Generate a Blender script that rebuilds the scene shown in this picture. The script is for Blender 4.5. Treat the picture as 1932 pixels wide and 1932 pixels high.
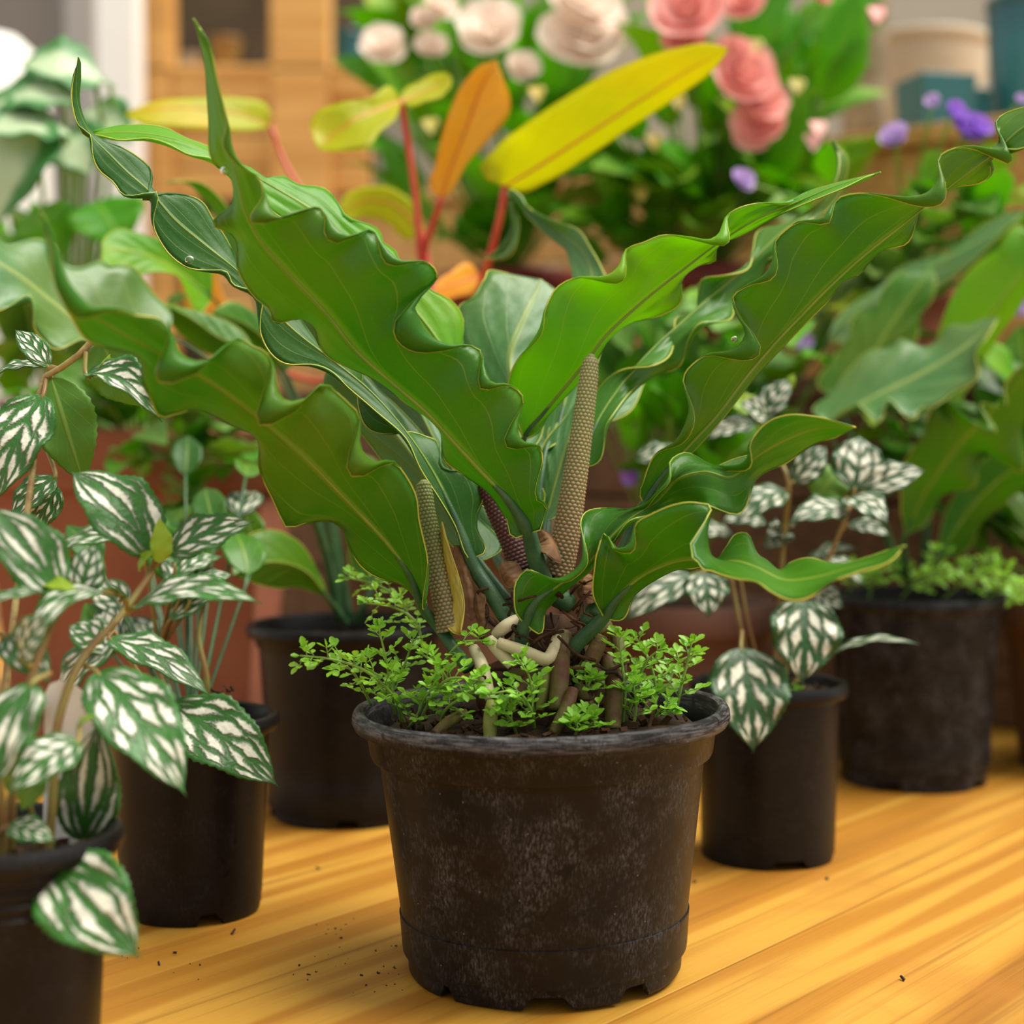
import bpy, bmesh, math, random
import numpy as np
from mathutils import Vector, Matrix, noise as mnoise

for o in list(bpy.data.objects): bpy.data.objects.remove(o)
S = bpy.context.scene
COL = S.collection
random.seed(7)
PI = math.pi
# ------------------------------------------------------------------ camera
F = 3100.0; HOR = 825.0; HC = 0.278; W = 1932.0
PITCH = math.atan((966 - HOR) / F)
cam = bpy.data.objects.new('camera', bpy.data.cameras.new('camera')); COL.objects.link(cam)
cam.location = (0, 0, HC); cam.rotation_euler = (PI/2 - PITCH, 0, 0)
cam.data.sensor_width = 36; cam.data.lens = 36 * F / W
cam.data.clip_start = 0.02; cam.data.clip_end = 50
cam.data.dof.use_dof = True; cam.data.dof.focus_distance = 0.845; cam.data.dof.aperture_fstop = 4.6
S.camera = cam
# ------------------------------------------------------------------ light
wd = bpy.data.worlds.new('world'); S.world = wd; wd.use_nodes = True
bgn = wd.node_tree.nodes['Background']; bgn.inputs[0].default_value = (1.0, 0.97, 0.90, 1); bgn.inputs[1].default_value = 0.74
sd = bpy.data.lights.new('sun', 'SUN'); sd.energy = 5.4; sd.angle = math.radians(40); sd.color = (1, 0.96, 0.86)
sun = bpy.data.objects.new('sun', sd); COL.objects.link(sun)
sun.rotation_euler = Vector((-0.50, -0.05, -1.0)).to_track_quat('-Z', 'Y').to_euler()
S.view_settings.view_transform = 'Standard'; S.view_settings.look = 'None'
S.view_settings.exposure = 0.3; S.view_settings.gamma = 1; S.view_settings.use_curve_mapping = False

# ------------------------------------------------------------------ geometry helpers
cp, sp_ = math.cos(PITCH), math.sin(PITCH)
def P(px, py, Y):
    """pixel + distance ahead of the camera (metres) -> world point"""
    u = (px - 966) / F; v = (966 - py) / F
    y = cp + v * sp_; z = -sp_ + v * cp
    k = Y / y
    return np.array((u * k, Y, HC + z * k))
def G(px, py, z=0.0):
    """pixel -> point on the horizontal plane at height z"""
    u = (px - 966) / F; v = (966 - py) / F
    y = cp + v * sp_; dz = -sp_ + v * cp
    k = (z - HC) / dz
    return np.array((u * k, y * k, z))
def pts(s): return [tuple(float(a) for a in p.split()) for p in s.strip().strip(',').split(',')]
def P3(s): return [P(*p) for p in pts(s)]
def spline(ctrl, n, tc=None, to=None):
    """Catmull-Rom through ctrl; uniform arc length unless parameters are given"""
    c = np.array(ctrl, float)
    if tc is None:
        if len(c) == 2: return c[0] + np.linspace(0, 1, n)[:, None] * (c[1] - c[0])
        d = np.linalg.norm(np.diff(c, axis=0), axis=1) ** 0.5 + 1e-9
        t = np.concatenate([[0], np.cumsum(d)])
    else: t = np.array(tc, float)
    m = np.zeros_like(c); k = len(c)
    for i in range(k):
        if i == 0: m[i] = (c[1] - c[0]) / (t[1] - t[0])
        elif i == k - 1: m[i] = (c[-1] - c[-2]) / (t[-1] - t[-2])
        else:
            a = (c[i] - c[i-1]) / (t[i] - t[i-1]); b = (c[i+1] - c[i]) / (t[i+1] - t[i])
            w = (t[i] - t[i-1]) / (t[i+1] - t[i-1]); m[i] = a * (1 - w) + b * w
    def ev(q):
        i = np.clip(np.searchsorted(t, q, side='right') - 1, 0, k - 2)
        h = t[i+1] - t[i]; s = (q - t[i]) / h
        h = h[:, None]; s = s[:, None]
        return (c[i] * (1 + 2*s) * (1-s)**2 + m[i] * h * s * (1-s)**2 + c[i+1] * s*s * (3 - 2*s) + m[i+1] * h * s*s * (s - 1))
    if to is not None: return ev(np.clip(np.array(to, float), t[0], t[-1]))
    dense = ev(np.linspace(t[0], t[-1], max(200, n * 6)))
    L = np.concatenate([[0], np.cumsum(np.linalg.norm(np.diff(dense, axis=0), axis=1))])
    q = np.linspace(0, L[-1], n)
    return np.stack([np.interp(q, L, dense[:, j]) for j in range(c.shape[1])], 1)

def link(name, me, mat=None, parent=None, smooth=True):
    o = bpy.data.objects.new(name, me); COL.objects.link(o)
    if mat is not None and not me.materials: me.materials.append(mat)
    if smooth and len(me.polygons): me.polygons.foreach_set('use_smooth', [True] * len(me.polygons))
    if parent is not None:
        o.parent = parent
        if parent.type == 'EMPTY': o.matrix_parent_inverse = parent.matrix_basis.inverted()
    return o
def mesh(name, v, f, mat=None, parent=None, smooth=True, uv=None):
    me = bpy.data.meshes.new(name); me.from_pydata([tuple(a) for a in v], [], f)
    if uv is not None:
        l = me.uv_layers.new(name='UVMap'); idx = np.zeros(len(me.loops), int); me.loops.foreach_get('vertex_index', idx)
        l.data.foreach_set('uv', np.array(uv, float)[idx].ravel())
    me.update()
    return link(name, me, mat, parent, smooth)
def tag(o, label, cat, group=None, kind=None):
    o['label'] = label
    if cat: o['category'] = cat
    if group: o['group'] = group
    if kind: o['kind'] = kind
    return o
def thing(name, label, cat, loc, group=None, rot=(0, 0, 0)):
    o = bpy.data.objects.new(name, None); COL.objects.link(o); o.empty_display_size = .05
    o.location = tuple(loc); o.rotation_euler = rot
    o.matrix_basis = Matrix.Translation(Vector(tuple(loc)))
    return tag(o, label, cat, group)
def grid_faces(n, m, wrap=False):
    f = []
    for i in range(n - 1):
        for j in range(m if wrap else m - 1):
            k = (j + 1) % m
            f.append((i*m + j, i*m + k, (i+1)*m + k, (i+1)*m + j))
    return f
def solid(o, t, offset=0):
    md = o.modifiers.new('thickness', 'SOLIDIFY'); md.thickness = t; md.offset = offset; return o
def tube_data(path, rad, segs=8, caps=True):
    p = np.array(path, float); n = len(p); r = np.broadcast_to(np.array(rad, float), (n,)) if np.ndim(rad) == 0 else np.interp(np.linspace(0, 1, n), np.linspace(0, 1, len(rad)), rad)
    tan = np.gradient(p, axis=0); tan /= np.linalg.norm(tan, axis=1)[:, None] + 1e-12
    up = np.array((0.31, 0.77, 0.55)); v = []; uv = []
    a = np.cross(tan[0], up); a /= np.linalg.norm(a)
    for i in range(n):
        a = a - tan[i] * np.dot(a, tan[i]); a /= np.linalg.norm(a) + 1e-12
        b = np.cross(tan[i], a)
        for j in range(segs):
            th = 2*PI*j/segs
            v.append(p[i] + r[i] * (a*math.cos(th) + b*math.sin(th))); uv.append((i/(n-1), j/segs))
    f = grid_faces(n, segs, True)
    if caps:
        f.append(tuple(range(segs - 1, -1, -1))); f.append(tuple((n-1)*segs + j for j in range(segs)))
    return v, f, uv
def tube(name, path, rad, mat, parent=None, segs=8, n=None):
    if n: path = spline(path, n)
    v, f, uv = tube_data(path, rad, segs)
    return mesh(name, v, f, mat, parent, True, uv)
def lathe(name, prof, mat, parent, cx, cy, z0=0, segs=72, mod=None):
    v = []; n = len(prof); uv = []
    for i, (r, z) in enumerate(prof):
        for j in range(segs):
            th = 2*PI*j/segs; rr, zz = (r, z) if mod is None else mod(i, r, z, th)
            v.append((cx + rr*math.cos(th), cy + rr*math.sin(th), z0 + zz)); uv.append((j/segs, z*5))
    return mesh(name, v, grid_faces(n, segs, True), mat, parent, True, uv)
def sharp(o, ang=.55):
    bm = bmesh.new(); bm.from_mesh(o.data)
    for e in bm.edges:
        if len(e.link_faces) == 2 and e.calc_face_angle(0) > ang: e.smooth = False
    bm.to_mesh(o.data); bm.free(); return o
def box_data(x0, x1, y0, y1, z0, z1, M=None):
    v = [Vector(c) for c in ((x0,y0,z0),(x1,y0,z0),(x1,y1,z0),(x0,y1,z0),(x0,y0,z1),(x1,y0,z1),(x1,y1,z1),(x0,y1,z1))]
    if M is not None: v = [M @ c for c in v]
    return v, [(0,3,2,1),(4,5,6,7),(0,1,5,4),(1,2,6,5),(2,3,7,6),(3,0,4,7)]
def box(name, b, mat, parent=None, bevel=.002, M=None):
    v, f = box_data(*b); o = mesh(name, v, f, mat, None, False)
    if M is not None: o.matrix_basis = M
    if parent is not None:
        o.parent = parent; o.matrix_parent_inverse = parent.matrix_basis.inverted()
    if bevel:
        md = o.modifiers.new('bevel', 'BEVEL'); md.width = bevel; md.segments = 2
    return o

# ------------------------------------------------------------------ material helpers
class NT:
    def __init__(s, name):
        s.m = bpy.data.materials.new(name); s.m.use_nodes = True; s.t = s.m.node_tree; s.b = s.t.nodes['Principled BSDF']; s.out = s.t.nodes['Material Output']
    def n(s, ty, props=None, **ins):
        nd = s.t.nodes.new('ShaderNode' + ty)
        for k, v in (props or {}).items(): setattr(nd, k, v)
        for k, v in ins.items():
            key = int(k[1:]) if k[0] == 'i' and k[1:].isdigit() else k.replace('_', ' ')
            s.set(nd.inputs[key], v)
        return nd
    def set(s, sock, v):
        if isinstance(v, bpy.types.NodeSocket): s.t.links.new(v, sock)
        elif isinstance(v, (tuple, list)) and sock.type == 'RGBA': sock.default_value = tuple(v) + ((1,) if len(v) == 3 else ())
        else: sock.default_value = v
    def math(s, op, a, b=0.0, c=0.0, clamp=False): return s.n('Math', {'operation': op, 'use_clamp': clamp}, i0=a, i1=b, i2=c).outputs[0]
    def mix(s, f, a, b):
        nd = s.t.nodes.new('ShaderNodeMix'); nd.data_type = 'RGBA'
        s.set(nd.inputs[0], f); s.set(nd.inputs[6], a); s.set(nd.inputs[7], b); return nd.outputs[2]
    def noise(s, scale, vec=None, detail=3, rough=.5, dist=0):
        ins = dict(Scale=scale, Detail=detail, Roughness=rough, Distortion=dist)
        if vec is not None: ins['Vector'] = vec
        return s.n('TexNoise', None, **ins).outputs[0]
    def ramp(s, x, lo, hi): return s.n('MapRange', {'interpolation_type': 'SMOOTHSTEP'}, i0=x, i1=lo, i2=hi, i3=0.0, i4=1.0).outputs[0]
    def coord(s, which='Object'): return s.n('TexCoord').outputs[which]
    def bump(s, h, strength=.3, dist=.001): return s.n('Bump', None, Strength=strength, Distance=dist, Height=h).outputs[0]
    def fin(s, col=None, rough=.5, spec=None, normal=None, trans=None, tcol=None, sss=None):
        if col is not None: s.set(s.b.inputs['Base Color'], col)
        s.set(s.b.inputs['Roughness'], rough)
        if spec is not None: s.set(s.b.inputs['Specular IOR Level'], spec)
        if normal is not None: s.set(s.b.inputs['Normal'], normal)
        if trans:
            tr = s.n('BsdfTranslucent', None, Color=tcol if tcol is not None else col)
            if normal is not None: s.set(tr.inputs['Normal'], normal)
            mx = s.n('MixShader', None, i0=trans, i1=s.b.outputs[0], i2=tr.outputs[0]); s.t.links.new(mx.outputs[0], s.out.inputs[0])
        return s.m
def uv_ts(g):
    sx = g.n('SeparateXYZ', None, i0=g.coord('UV')); t, v = sx.outputs[0], sx.outputs[1]
    s = g.math('MULTIPLY', g.math('ABSOLUTE', g.math('SUBTRACT', v, .5)), 2.0)
    return t, v, s
def mat_anthurium(name, c1, c2, tcol, vein, trans=.3, rough=.38, spec=.36):
    g = NT(name); t, v, s = uv_ts(g); co = g.coord('Object')
    n1 = g.noise(14, co, 2); col = g.mix(g.ramp(n1, .3, .7), c1, c2)
    col = g.mix(g.math('MULTIPLY', g.ramp(g.noise(7, co, 2), .48, .72), .6), col, tuple(a*b for a, b in zip(c2, (2.1, .95, .8))))
    fine = g.noise(900, co, 2, .6); col = g.mix(g.math('MULTIPLY', g.ramp(fine, .58, .75), .22), col, vein)
    w = g.math('FRACT', g.math('SUBTRACT', g.math('ADD', g.math('MULTIPLY', t, 5.0), g.math('MULTIPLY', g.math('SUBTRACT', g.noise(9, co, 1), .5), .5)), g.math('MULTIPLY', g.math('POWER', s, .75), 2.5)))
    d = g.math('ABSOLUTE', g.math('SUBTRACT', w, .5))
    lat = g.math('MULTIPLY', g.math('SUBTRACT', 1.0, g.ramp(d, .008, .026)), g.math('SUBTRACT', 1.0, g.ramp(s, .78, .95)))
    midv = g.math('SUBTRACT', 1.0, g.ramp(s, .02, .10))
    vv = g.math('MAXIMUM', g.math('MULTIPLY', lat, .42), g.math('MULTIPLY', midv, .65))
    col = g.mix(vv, col, vein)
    tc = g.mix(g.math('MULTIPLY', vv, .4), tcol, vein)
    h = g.math('ADD', g.math('MULTIPLY', vv, 1.0), g.math('MULTIPLY', g.noise(160, co, 3), .5))
    h = g.math('ADD', h, g.math('MULTIPLY', g.noise(26, co, 2), 2.2))
    return g.fin(col, rough, spec, g.bump(h, .30, .0016), trans, tc)
def mat_pilea(name, green, silver, rows=5.0, trans=.16):
    g = NT(name); t, v, s = uv_ts(g); co = g.coord('Object')
    nz = g.math('ADD', g.math('MULTIPLY', g.math('SUBTRACT', g.noise(55, co, 2, .6), .5), .9), g.math('MULTIPLY', g.math('SUBTRACT', g.noise(420, co, 3, .7), .5), .75))
    wob = g.math('MULTIPLY', g.math('SUBTRACT', g.noise(70, g.n('Mapping', None, Vector=co, Location=(3, 1, 2)).outputs[0], 2), .5), .30)
    s = g.math('ADD', s, wob)
    r1 = g.math('ABSOLUTE', g.math('SUBTRACT', s, .27)); r2 = g.math('ABSOLUTE', g.math('SUBTRACT', s, .70))
    row = g.math('MINIMUM', g.math('SUBTRACT', r1, .17), g.math('SUBTRACT', r2, .13))          # <0 inside a row
    second = g.math('GREATER_THAN', s, .485)
    w = g.math('FRACT', g.math('ADD', g.math('SUBTRACT', g.math('MULTIPLY', t, rows), g.math('MULTIPLY', s, 1.7)), g.math('MULTIPLY', second, .35)))
    d = g.math('SUBTRACT', g.math('ABSOLUTE', g.math('SUBTRACT', w, .5)), .33)
    inside = g.math('MAXIMUM', g.math('MULTIPLY', row, 2.6), d)
    inside = g.math('ADD', inside, g.math('MULTIPLY', nz, .55))
    patch = g.math('SUBTRACT', 1.0, g.ramp(inside, -.13, .07))
    ends = g.math('MULTIPLY', g.ramp(t, .04, .16), g.math('SUBTRACT', 1.0, g.ramp(t, .86, .96)))
    patch = g.math('MULTIPLY', patch, ends)
    base = g.mix(g.noise(40, co, 2), green, tuple(min(1, c * 1.9) for c in green))
    sv = g.mix(g.ramp(g.noise(150, co, 3), .35, .7), silver, tuple(c*.72 for c in silver)); col = g.mix(patch, base, sv)
    h = g.math('ADD', patch, g.math('MULTIPLY', g.noise(300, co, 2), .3))
    return g.fin(col, .42, .4, g.bump(h, .9, .0026), trans, g.mix(.5, col, (.25, .5, .08)))
def mat_simple(name, c1, c2=None, scale=20, rough=.5, spec=.4, trans=None, tcol=None, bump=0, bscale=200, detail=3):
    g = NT(name); co = g.coord('Object')
    col = g.mix(g.ramp(g.noise(scale, co, detail), .3, .7), c1, c2 if c2 else tuple(c * .7 for c in c1))
    nm = g.bump(g.noise(bscale, co, 4), bump, .001) if bump else None
    return g.fin(col, rough, spec, nm, trans, tcol)
def mat_wood(name, light, mid, dark, grain=1.0, rough=.45, seed=0.0, stain=None):
    """grain runs along local X"""
    g = NT(name); co = g.coord('Object'); inf = g.n('ObjectInfo')
    mp = g.n('Mapping', None, Vector=co, Scale=(1.1, 17 * grain, 17 * grain)); 
    off = g.n('VectorMath', {'operation': 'ADD'}, i0=mp.outputs[0]); cb = g.n('CombineXYZ', None, i0=g.math('MULTIPLY', inf.outputs['Random'], 40.0), i1=g.math('MULTIPLY', inf.outputs['Random'], 9.0), i2=seed)
    g.set(off.inputs[1], cb.outputs[0]); vec = off.outputs[0]
    warp = g.noise(1.0, vec, 2)
    rings = g.math('ADD', g.math('MULTIPLY', g.math('SINE', g.math('MULTIPLY', g.noise(.55, vec, 2, .5, .3), 46.0)), .5), .5)
    mp2 = g.n('Mapping', None, Vector=co, Scale=(9, 420, 420)); fine = g.noise(1.0, mp2.outputs[0], 3, .6)
    col = g.mix(g.ramp(rings, .15, .95), light, mid)
    col = g.mix(g.math('MULTIPLY', g.ramp(warp, .52, .78), .45), col, dark)
    mp3 = g.n('Mapping', None, Vector=co, Scale=(1.6, 95, 95)); streak = g.noise(1.0, mp3.outputs[0], 3, .6); col = g.mix(g.math('MULTIPLY', g.ramp(streak, .52, .70), .55), col, dark)
    col = g.mix(g.math('MULTIPLY', g.ramp(fine, .55, .8), .35), col, dark)
    if stain:
        b = g.noise(7, co, 4, .6, .6); col = g.mix(g.math('MULTIPLY', g.ramp(b, .56, .74), .5), col, stain)
    h = g.math('ADD', g.math('MULTIPLY', rings, .6), fine)
    return g.fin(col, g.n('MapRange', None, i0=fine, i3=rough - .08, i4=rough + .15).outputs[0], .4, g.bump(h, .18, .0008))
def mat_pot(name, c1, dust, amt=.55, rough=.42, brown=(.014, .008, .005), rimz=None):
    g = NT(name); co = g.coord('Object')
    big = g.noise(16, co, 3, .6); film = g.noise(38, co, 6, .7)
    mp = g.n('Mapping', None, Vector=co, Scale=(1.0, 1.0, .28)); scr = g.noise(1100, mp.outputs[0], 3, .7)
    col = g.mix(g.ramp(big, .42, .62), c1, brown)
    a = g.math('MULTIPLY', g.ramp(film, .38, .72), g.ramp(scr, .42, .72)); col = g.mix(g.math('MULTIPLY', a, amt), col, dust)
    v = g.n('TexVoronoi', None, Vector=co, Scale=260.0); spk = g.math('MULTIPLY', g.math('SUBTRACT', 1.0, g.ramp(v.outputs[0], .05, .10)), g.math('GREATER_THAN', g.n('SeparateColor', None, i0=v.outputs[1]).outputs[0], .82))
    col = g.mix(g.math('MULTIPLY', spk, amt), col, tuple(min(1, c*2.2) for c in dust))
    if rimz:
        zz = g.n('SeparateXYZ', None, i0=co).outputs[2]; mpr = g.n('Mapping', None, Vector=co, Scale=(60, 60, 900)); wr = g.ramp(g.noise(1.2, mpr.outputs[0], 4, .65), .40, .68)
        col = g.mix(g.math('MULTIPLY', g.math('MULTIPLY', g.ramp(zz, rimz - .0085, rimz - .006), wr), .55), col, tuple(c*1.5 for c in dust))  # paler rim band: highlight painted into the colour, broken up by scratch wear
    wet = g.ramp(g.noise(62, co, 2, .5, 1.2), .67, .695)
    col = g.mix(g.math('MULTIPLY', wet, .9), col, (.003, .003, .003))
    return g.fin(col, g.n('MapRange', None, i0=a, i3=rough, i4=rough + .25).outputs[0], .18, g.bump(film, .10, .0006))

M = {}
M['anth'] = mat_anthurium('anthurium_leaf', (.032, .150, .005), (.060, .200, .007), (.22, .54, .004), (.28, .38, .04), .38)
M['anth_top'] = mat_anthurium('anthurium_leaf_upper', (.018, .088, .010), (.028, .110, .012), (.11, .33, .008), (.20, .32, .05), .22, .42, .22)
M['anth_lime_lit'] = mat_anthurium('anthurium_leaf_lime_lit', (.080, .28, .007), (.13, .36, .009), (.44, .82, .006), (.45, .55, .05), .50)  # lime blades; light on the backlit ones is put into the lighter base
M['anth_back'] = mat_anthurium('anthurium_leaf_pale', (.045, .16, .030), (.065, .20, .035), (.22, .48, .03), (.34, .42, .12), .28, .40, .5)
M['margin'] = mat_simple('leaf_margin', (.62, .60, .10), (.50, .56, .08), 30, .5, trans=.2, tcol=(.6, .6, .1))
M['midrib'] = mat_simple('leaf_midrib', (.13, .24, .018), (.19, .27, .03), 60, .5, bump=.2, bscale=900)
M['petiole'] = mat_simple('petiole_green', (.022, .075, .028), (.05, .12, .04), 90, .45, bump=.25, bscale=1200)
M['pilea'] = mat_pilea('aluminium_leaf', (.022, .098, .012), (.84, .85, .72), 4.3)
M['pilea_stripe'] = mat_pilea('aluminium_leaf_striped', (.022, .098, .012), (.84, .85, .72), 1.7)
M['pilea_lime'] = mat_simple('lime_leaf', (.34, .46, .03), (.22, .40, .03), 60, .45, trans=.35, tcol=(.6, .7, .05))
M['pilea_under'] = mat_anthurium('aluminium_leaf_underside', (.09, .24, .025), (.13, .30, .03), (.32, .55, .03), (.30, .42, .08), .32, .5)
M['pilea_stem'] = mat_simple('aluminium_stem', (.22, .20, .04), (.20, .10, .03), 40, .5)
M['pilea_stem_brown'] = mat_simple('woody_stem', (.17, .09, .025), (.35, .28, .10), 90, .6, bump=.4, bscale=500)
M['pot'] = mat_pot('black_plastic', (.0050, .0048, .0054), (.135, .133, .142), .8, .40, (.0075, .0052, .0044))
M['pot_main'] = mat_pot('black_plastic_worn_sheen', (.0050, .0048, .0054), (.135, .133, .142), .8, .40, (.0075, .0052, .0044), .139)
M['pot_clean'] = mat_pot('black_plastic_clean', (.0056, .0050, .0054), (.06, .055, .055), .35, .36, (.0075, .0055, .0048))
M['soil'] = mat_simple('soil', (.014, .008, .004), (.042, .024, .010), 90, .9, .2, bump=1, bscale=160)
M['chip'] = mat_simple('bark_chip', (.075, .034, .013), (.022, .011, .006), 60, .85, .2, bump=.6)
M['root_white'] = mat_simple('root_pale', (.62, .55, .36), (.48, .42, .24), 50, .5, bump=.25, bscale=350)
M['root_brown'] = mat_simple('root_brown', (.12, .115, .022), (.085, .026, .010), 75, .6, bump=.6, bscale=300)
M['root_green'] = mat_simple('root_green', (.28, .30, .06), (.16, .17, .03), 60, .55, bump=.3, bscale=300)
M['sheath'] = mat_simple('dry_sheath', (.30, .16, .07), (.13, .06, .025), 60, .75, bump=.5, trans=.2, tcol=(.4, .2, .08))
M['spathe'] = mat_simple('yellow_spathe', (.52, .38, .06), (.42, .40, .07), 40, .45, trans=.25, tcol=(.7, .5, .1))
M['weed'] = mat_simple('weed_leaf', (.19, .47, .022), (.29, .58, .05), 120, .42, .45, trans=.3, tcol=(.32, .62, .04))
M['weed_stem'] = mat_simple('weed_stem', (.26, .42, .08), (.18, .32, .05), 60, .45, trans=.2, tcol=(.4, .6, .1))

# ------------------------------------------------------------------ setting: floor, wall, table of diagonal planks, tiers
DIR = np.array((.6308, .7760)); NRM = np.array((.7760, -.6308))
PL = Matrix(((DIR[0], -NRM[0], 0, 0), (DIR[1], -NRM[1], 0, 0), (0, 0, 1, 0), (0, 0, 0, 1)))   # local x = along planks, local y = -NRM
wood = mat_wood('honey_pine', (.49, .250, .033), (.37, .155, .014), (.18, .060, .005), 1.0, .42, 0, (.36, .14, .018))
wood_brown = mat_wood('brown_board', (.15, .075, .030), (.105, .050, .020), (.06, .028, .012), 1.2, .6, 3)
wood_orange = mat_wood('orange_board', (.70, .40, .12), (.60, .31, .08), (.42, .19, .04), 1.2, .5, 5)
fl = box('floor', (-4, 4, -1.5, 5, -.80, -.75), mat_simple('floor_concrete', (.30, .27, .23), (.24, .21, .18), 3, .7), None, 0); fl['kind'] = 'structure'
wl = box('wall_back', (-4, 4, 4.6, 4.7, -.75, 2.6), mat_simple('wall_plaster', (.46, .41, .33), (.40, .35, .28), 2, .8), None, 0); wl['kind'] = 'structure'
table = thing('wooden_table', 'honey coloured pine table of wide planks under all the pots', 'table', (0, .9, 0))
for k in range(-8, 4):
    n0 = .6746 - .2247 * k                        # local y of plank edges
    b = box('plank', (-.75, 2.71, -.1120, .1120, -.032, 0), wood, table, .0004, PL @ Matrix.Translation((0, n0 - .11235, -.0005 * (k % 2))))
for q in (-.6, 2.6):
    for nn in (-.05, 1.95):
        box('leg', (-.04, .04, -.04, .04, -.75, -.034), wood, table, .003, PL @ Matrix.Translation((q, nn, 0)))
def tier(name, label, q0, q1, n0, n1, z0, z1, mat, boards, cat='shelf'):
    t = thing(name, label, cat, (PL @ Vector(((q0+q1)/2, (n0+n1)/2, z0))))
    hh = (z1 - z0 - .022) / boards
    for i in range(boards):
        box('front_board', (0, .018, n0, n1, z0 + i*hh + .002, z0 + (i+1)*hh - .002), mat, t, .002, PL @ Matrix.Translation((q0, 0, 0)))
    for i, nn in enumerate((n0, (n0+n1)/2, n1 - .02)): box('side_board', (.02, q1 - q0, 0, .02, z0, z1 - .022), mat, t, .002, PL @ Matrix.Translation((q0, nn, 0)))
    k = 3; w = (q1 - q0 + .02) / k
    for i in range(k): box('top_board', (-.02 + i*w + .001, -.02 + (i+1)*w - .001, n0 - .01, n1 + .01, z1 - .022, z1), mat, t, .002, PL @ Matrix.Translation((q0, 0, 0)))
    return t
tier('display_step', 'dark brown wooden display step behind the pots', 1.51, 1.90, .28, 2.25, .0, .34, wood_brown, 3)
tier('display_step', 'orange wooden upper display step at the back', 1.91, 2.70, .10, 2.25, .0, .66, wood_orange, 6)

# ------------------------------------------------------------------ pots
def pot_mesh(parent, cx, cy, H, Rt, Rb, mat, z0=0., collar=.16, step=.035, foot=.0, rim_r=.0, notches=(), lip=.006, segs=96, dent=0, rings=0, tiltx=0, soil=.90, soil_mat=None):
    """nursery pot: rolled rim, stepped collar, tapering body, stepped foot with drainage notches"""
    Rw = Rt - lip; st = step * Rt
    def wall(z): return Rb + (Rw - st - Rb) * (z / H)
    zc = H * (1 - collar)
    pr = [(Rb*.86, .006), (Rb*.93, .005), (Rb*.965, 0), (Rb - .001, 0), (Rb, .0015)]
    zf = foot * H
    if foot: pr += [(wall(zf*.5) - .0004, zf*.5), (wall(zf) - .0004, zf), (wall(zf) + .0016, zf + .0006), (wall(zf) + .0019, zf + .0025), (wall(zf + .02) + .0008, zf + .02)]
    for q in np.linspace(.2 if foot else .1, .96, 7): z = zf + (zc - zf) * q; pr.append((wall(z), z))
    if st > .001: pr += [(wall(zc), zc - .0006), (wall(zc) + st*.85, zc + .0004), (wall(zc) + st, zc + .0022)]
    if rings:
        for i in range(rings):
            z = zc + .006 + i * (H - .012 - zc) / rings; pr += [(wall(z) + st, z), (wall(z) + st - .0007, z + .0008), (wall(z) + st - .0007, z + .0018), (wall(z) + st, z + .0026)]
    pr += [(wall(H - .012) + st, H - .012), (Rw + .0005, H - .0095), (Rt - .0012, H - .0092), (Rt, H - .0065), (Rt - .0003, H - .003), (Rt - .0015, H - .0008), (Rt - .0040, H), (Rt - .0062, H - .001), (Rt - .0075, H - .004), (Rw - .004, H - .012), (wall(H*.6) - .003, H*.6), (Rb*.9, .02), (0.001, .02)]
    def mod(i, r, z, th):
        rr, zz = r, z
        if z < .012 and i >= 2 and r > Rb*.9:
            for a, w, h in notches:
                d = abs((th - a + PI) % (2*PI) - PI)
                if d < w: zz = max(zz, h * min(1, (w - d) / (w * .25 + 1e-6)))
        if dent: rr = r * (1 + dent * math.sin(3*th + .6) * math.sin(PI * min(1, z / H)) + dent*.6*math.sin(7*th))
        return rr, zz
    o = sharp(lathe('pot', pr, mat, parent, cx, cy, z0, segs, mod))
    # soil mound
    zs = H * soil; R = wall(zs) - .006; rng = random.Random(int(cx*1e4) % 997); v = [(cx, cy, z0 + zs + .006)]; f = []
    nr, ns = 9, 40
    for i in range(1, nr + 1):
        for j in range(ns):
            r = R * i / nr; a = 2*PI*j/ns; x, y = r*math.cos(a), r*math.sin(a)
            v.append((cx + x, cy + y, z0 + zs + .005*(1 - i/nr) + .003*(mnoise.noise((x*90, y*90, cx*7)) ) + rng.uniform(-.0008, .0008)))
    for j in range(ns): f.append((0, 1 + j, 1 + (j+1) % ns))
    for i in range(nr - 1):
        for j in range(ns): a = 1 + i*ns; f.append((a + j, a + ns + j, a + ns + (j+1) % ns, a + (j+1) % ns))
    mesh('soil', v, f, soil_mat or M['soil'], parent)
    return o
def blob_data(c, r, rng, k=1.0):
    """irregular 8-vertex crumb"""
    v, f = box_data(-1, 1, -1, 1, -1, 1); out = []
    e = Matrix.Rotation(rng.uniform(0, 6), 3, Vector((rng.uniform(-1,1), rng.uniform(-1,1), 1)).normalized())
    sx, sy, sz = rng.uniform(.6, 1.9)*k, rng.uniform(.4, .9), rng.uniform(.3, .7)
    for p in v: q = e @ Vector((p.x*sx*rng.uniform(.6, 1.1), p.y*sy*rng.uniform(.6, 1.1), p.z*sz)) * (r*.6); out.append((c[0]+q.x, c[1]+q.y, c[2]+q.z))
    return out, f
def crumbs(name, centers, rng, mat, parent=None, k=1.0):
    v, f = [], []
    for c, r in centers:
        a, b = blob_data(c, r, rng, k); n = len(v); v += a; f += [tuple(i + n for i in q) for q in b]
    o = mesh(name, v, f, mat, parent, False); o['kind'] = 'stuff'; return o
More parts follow.
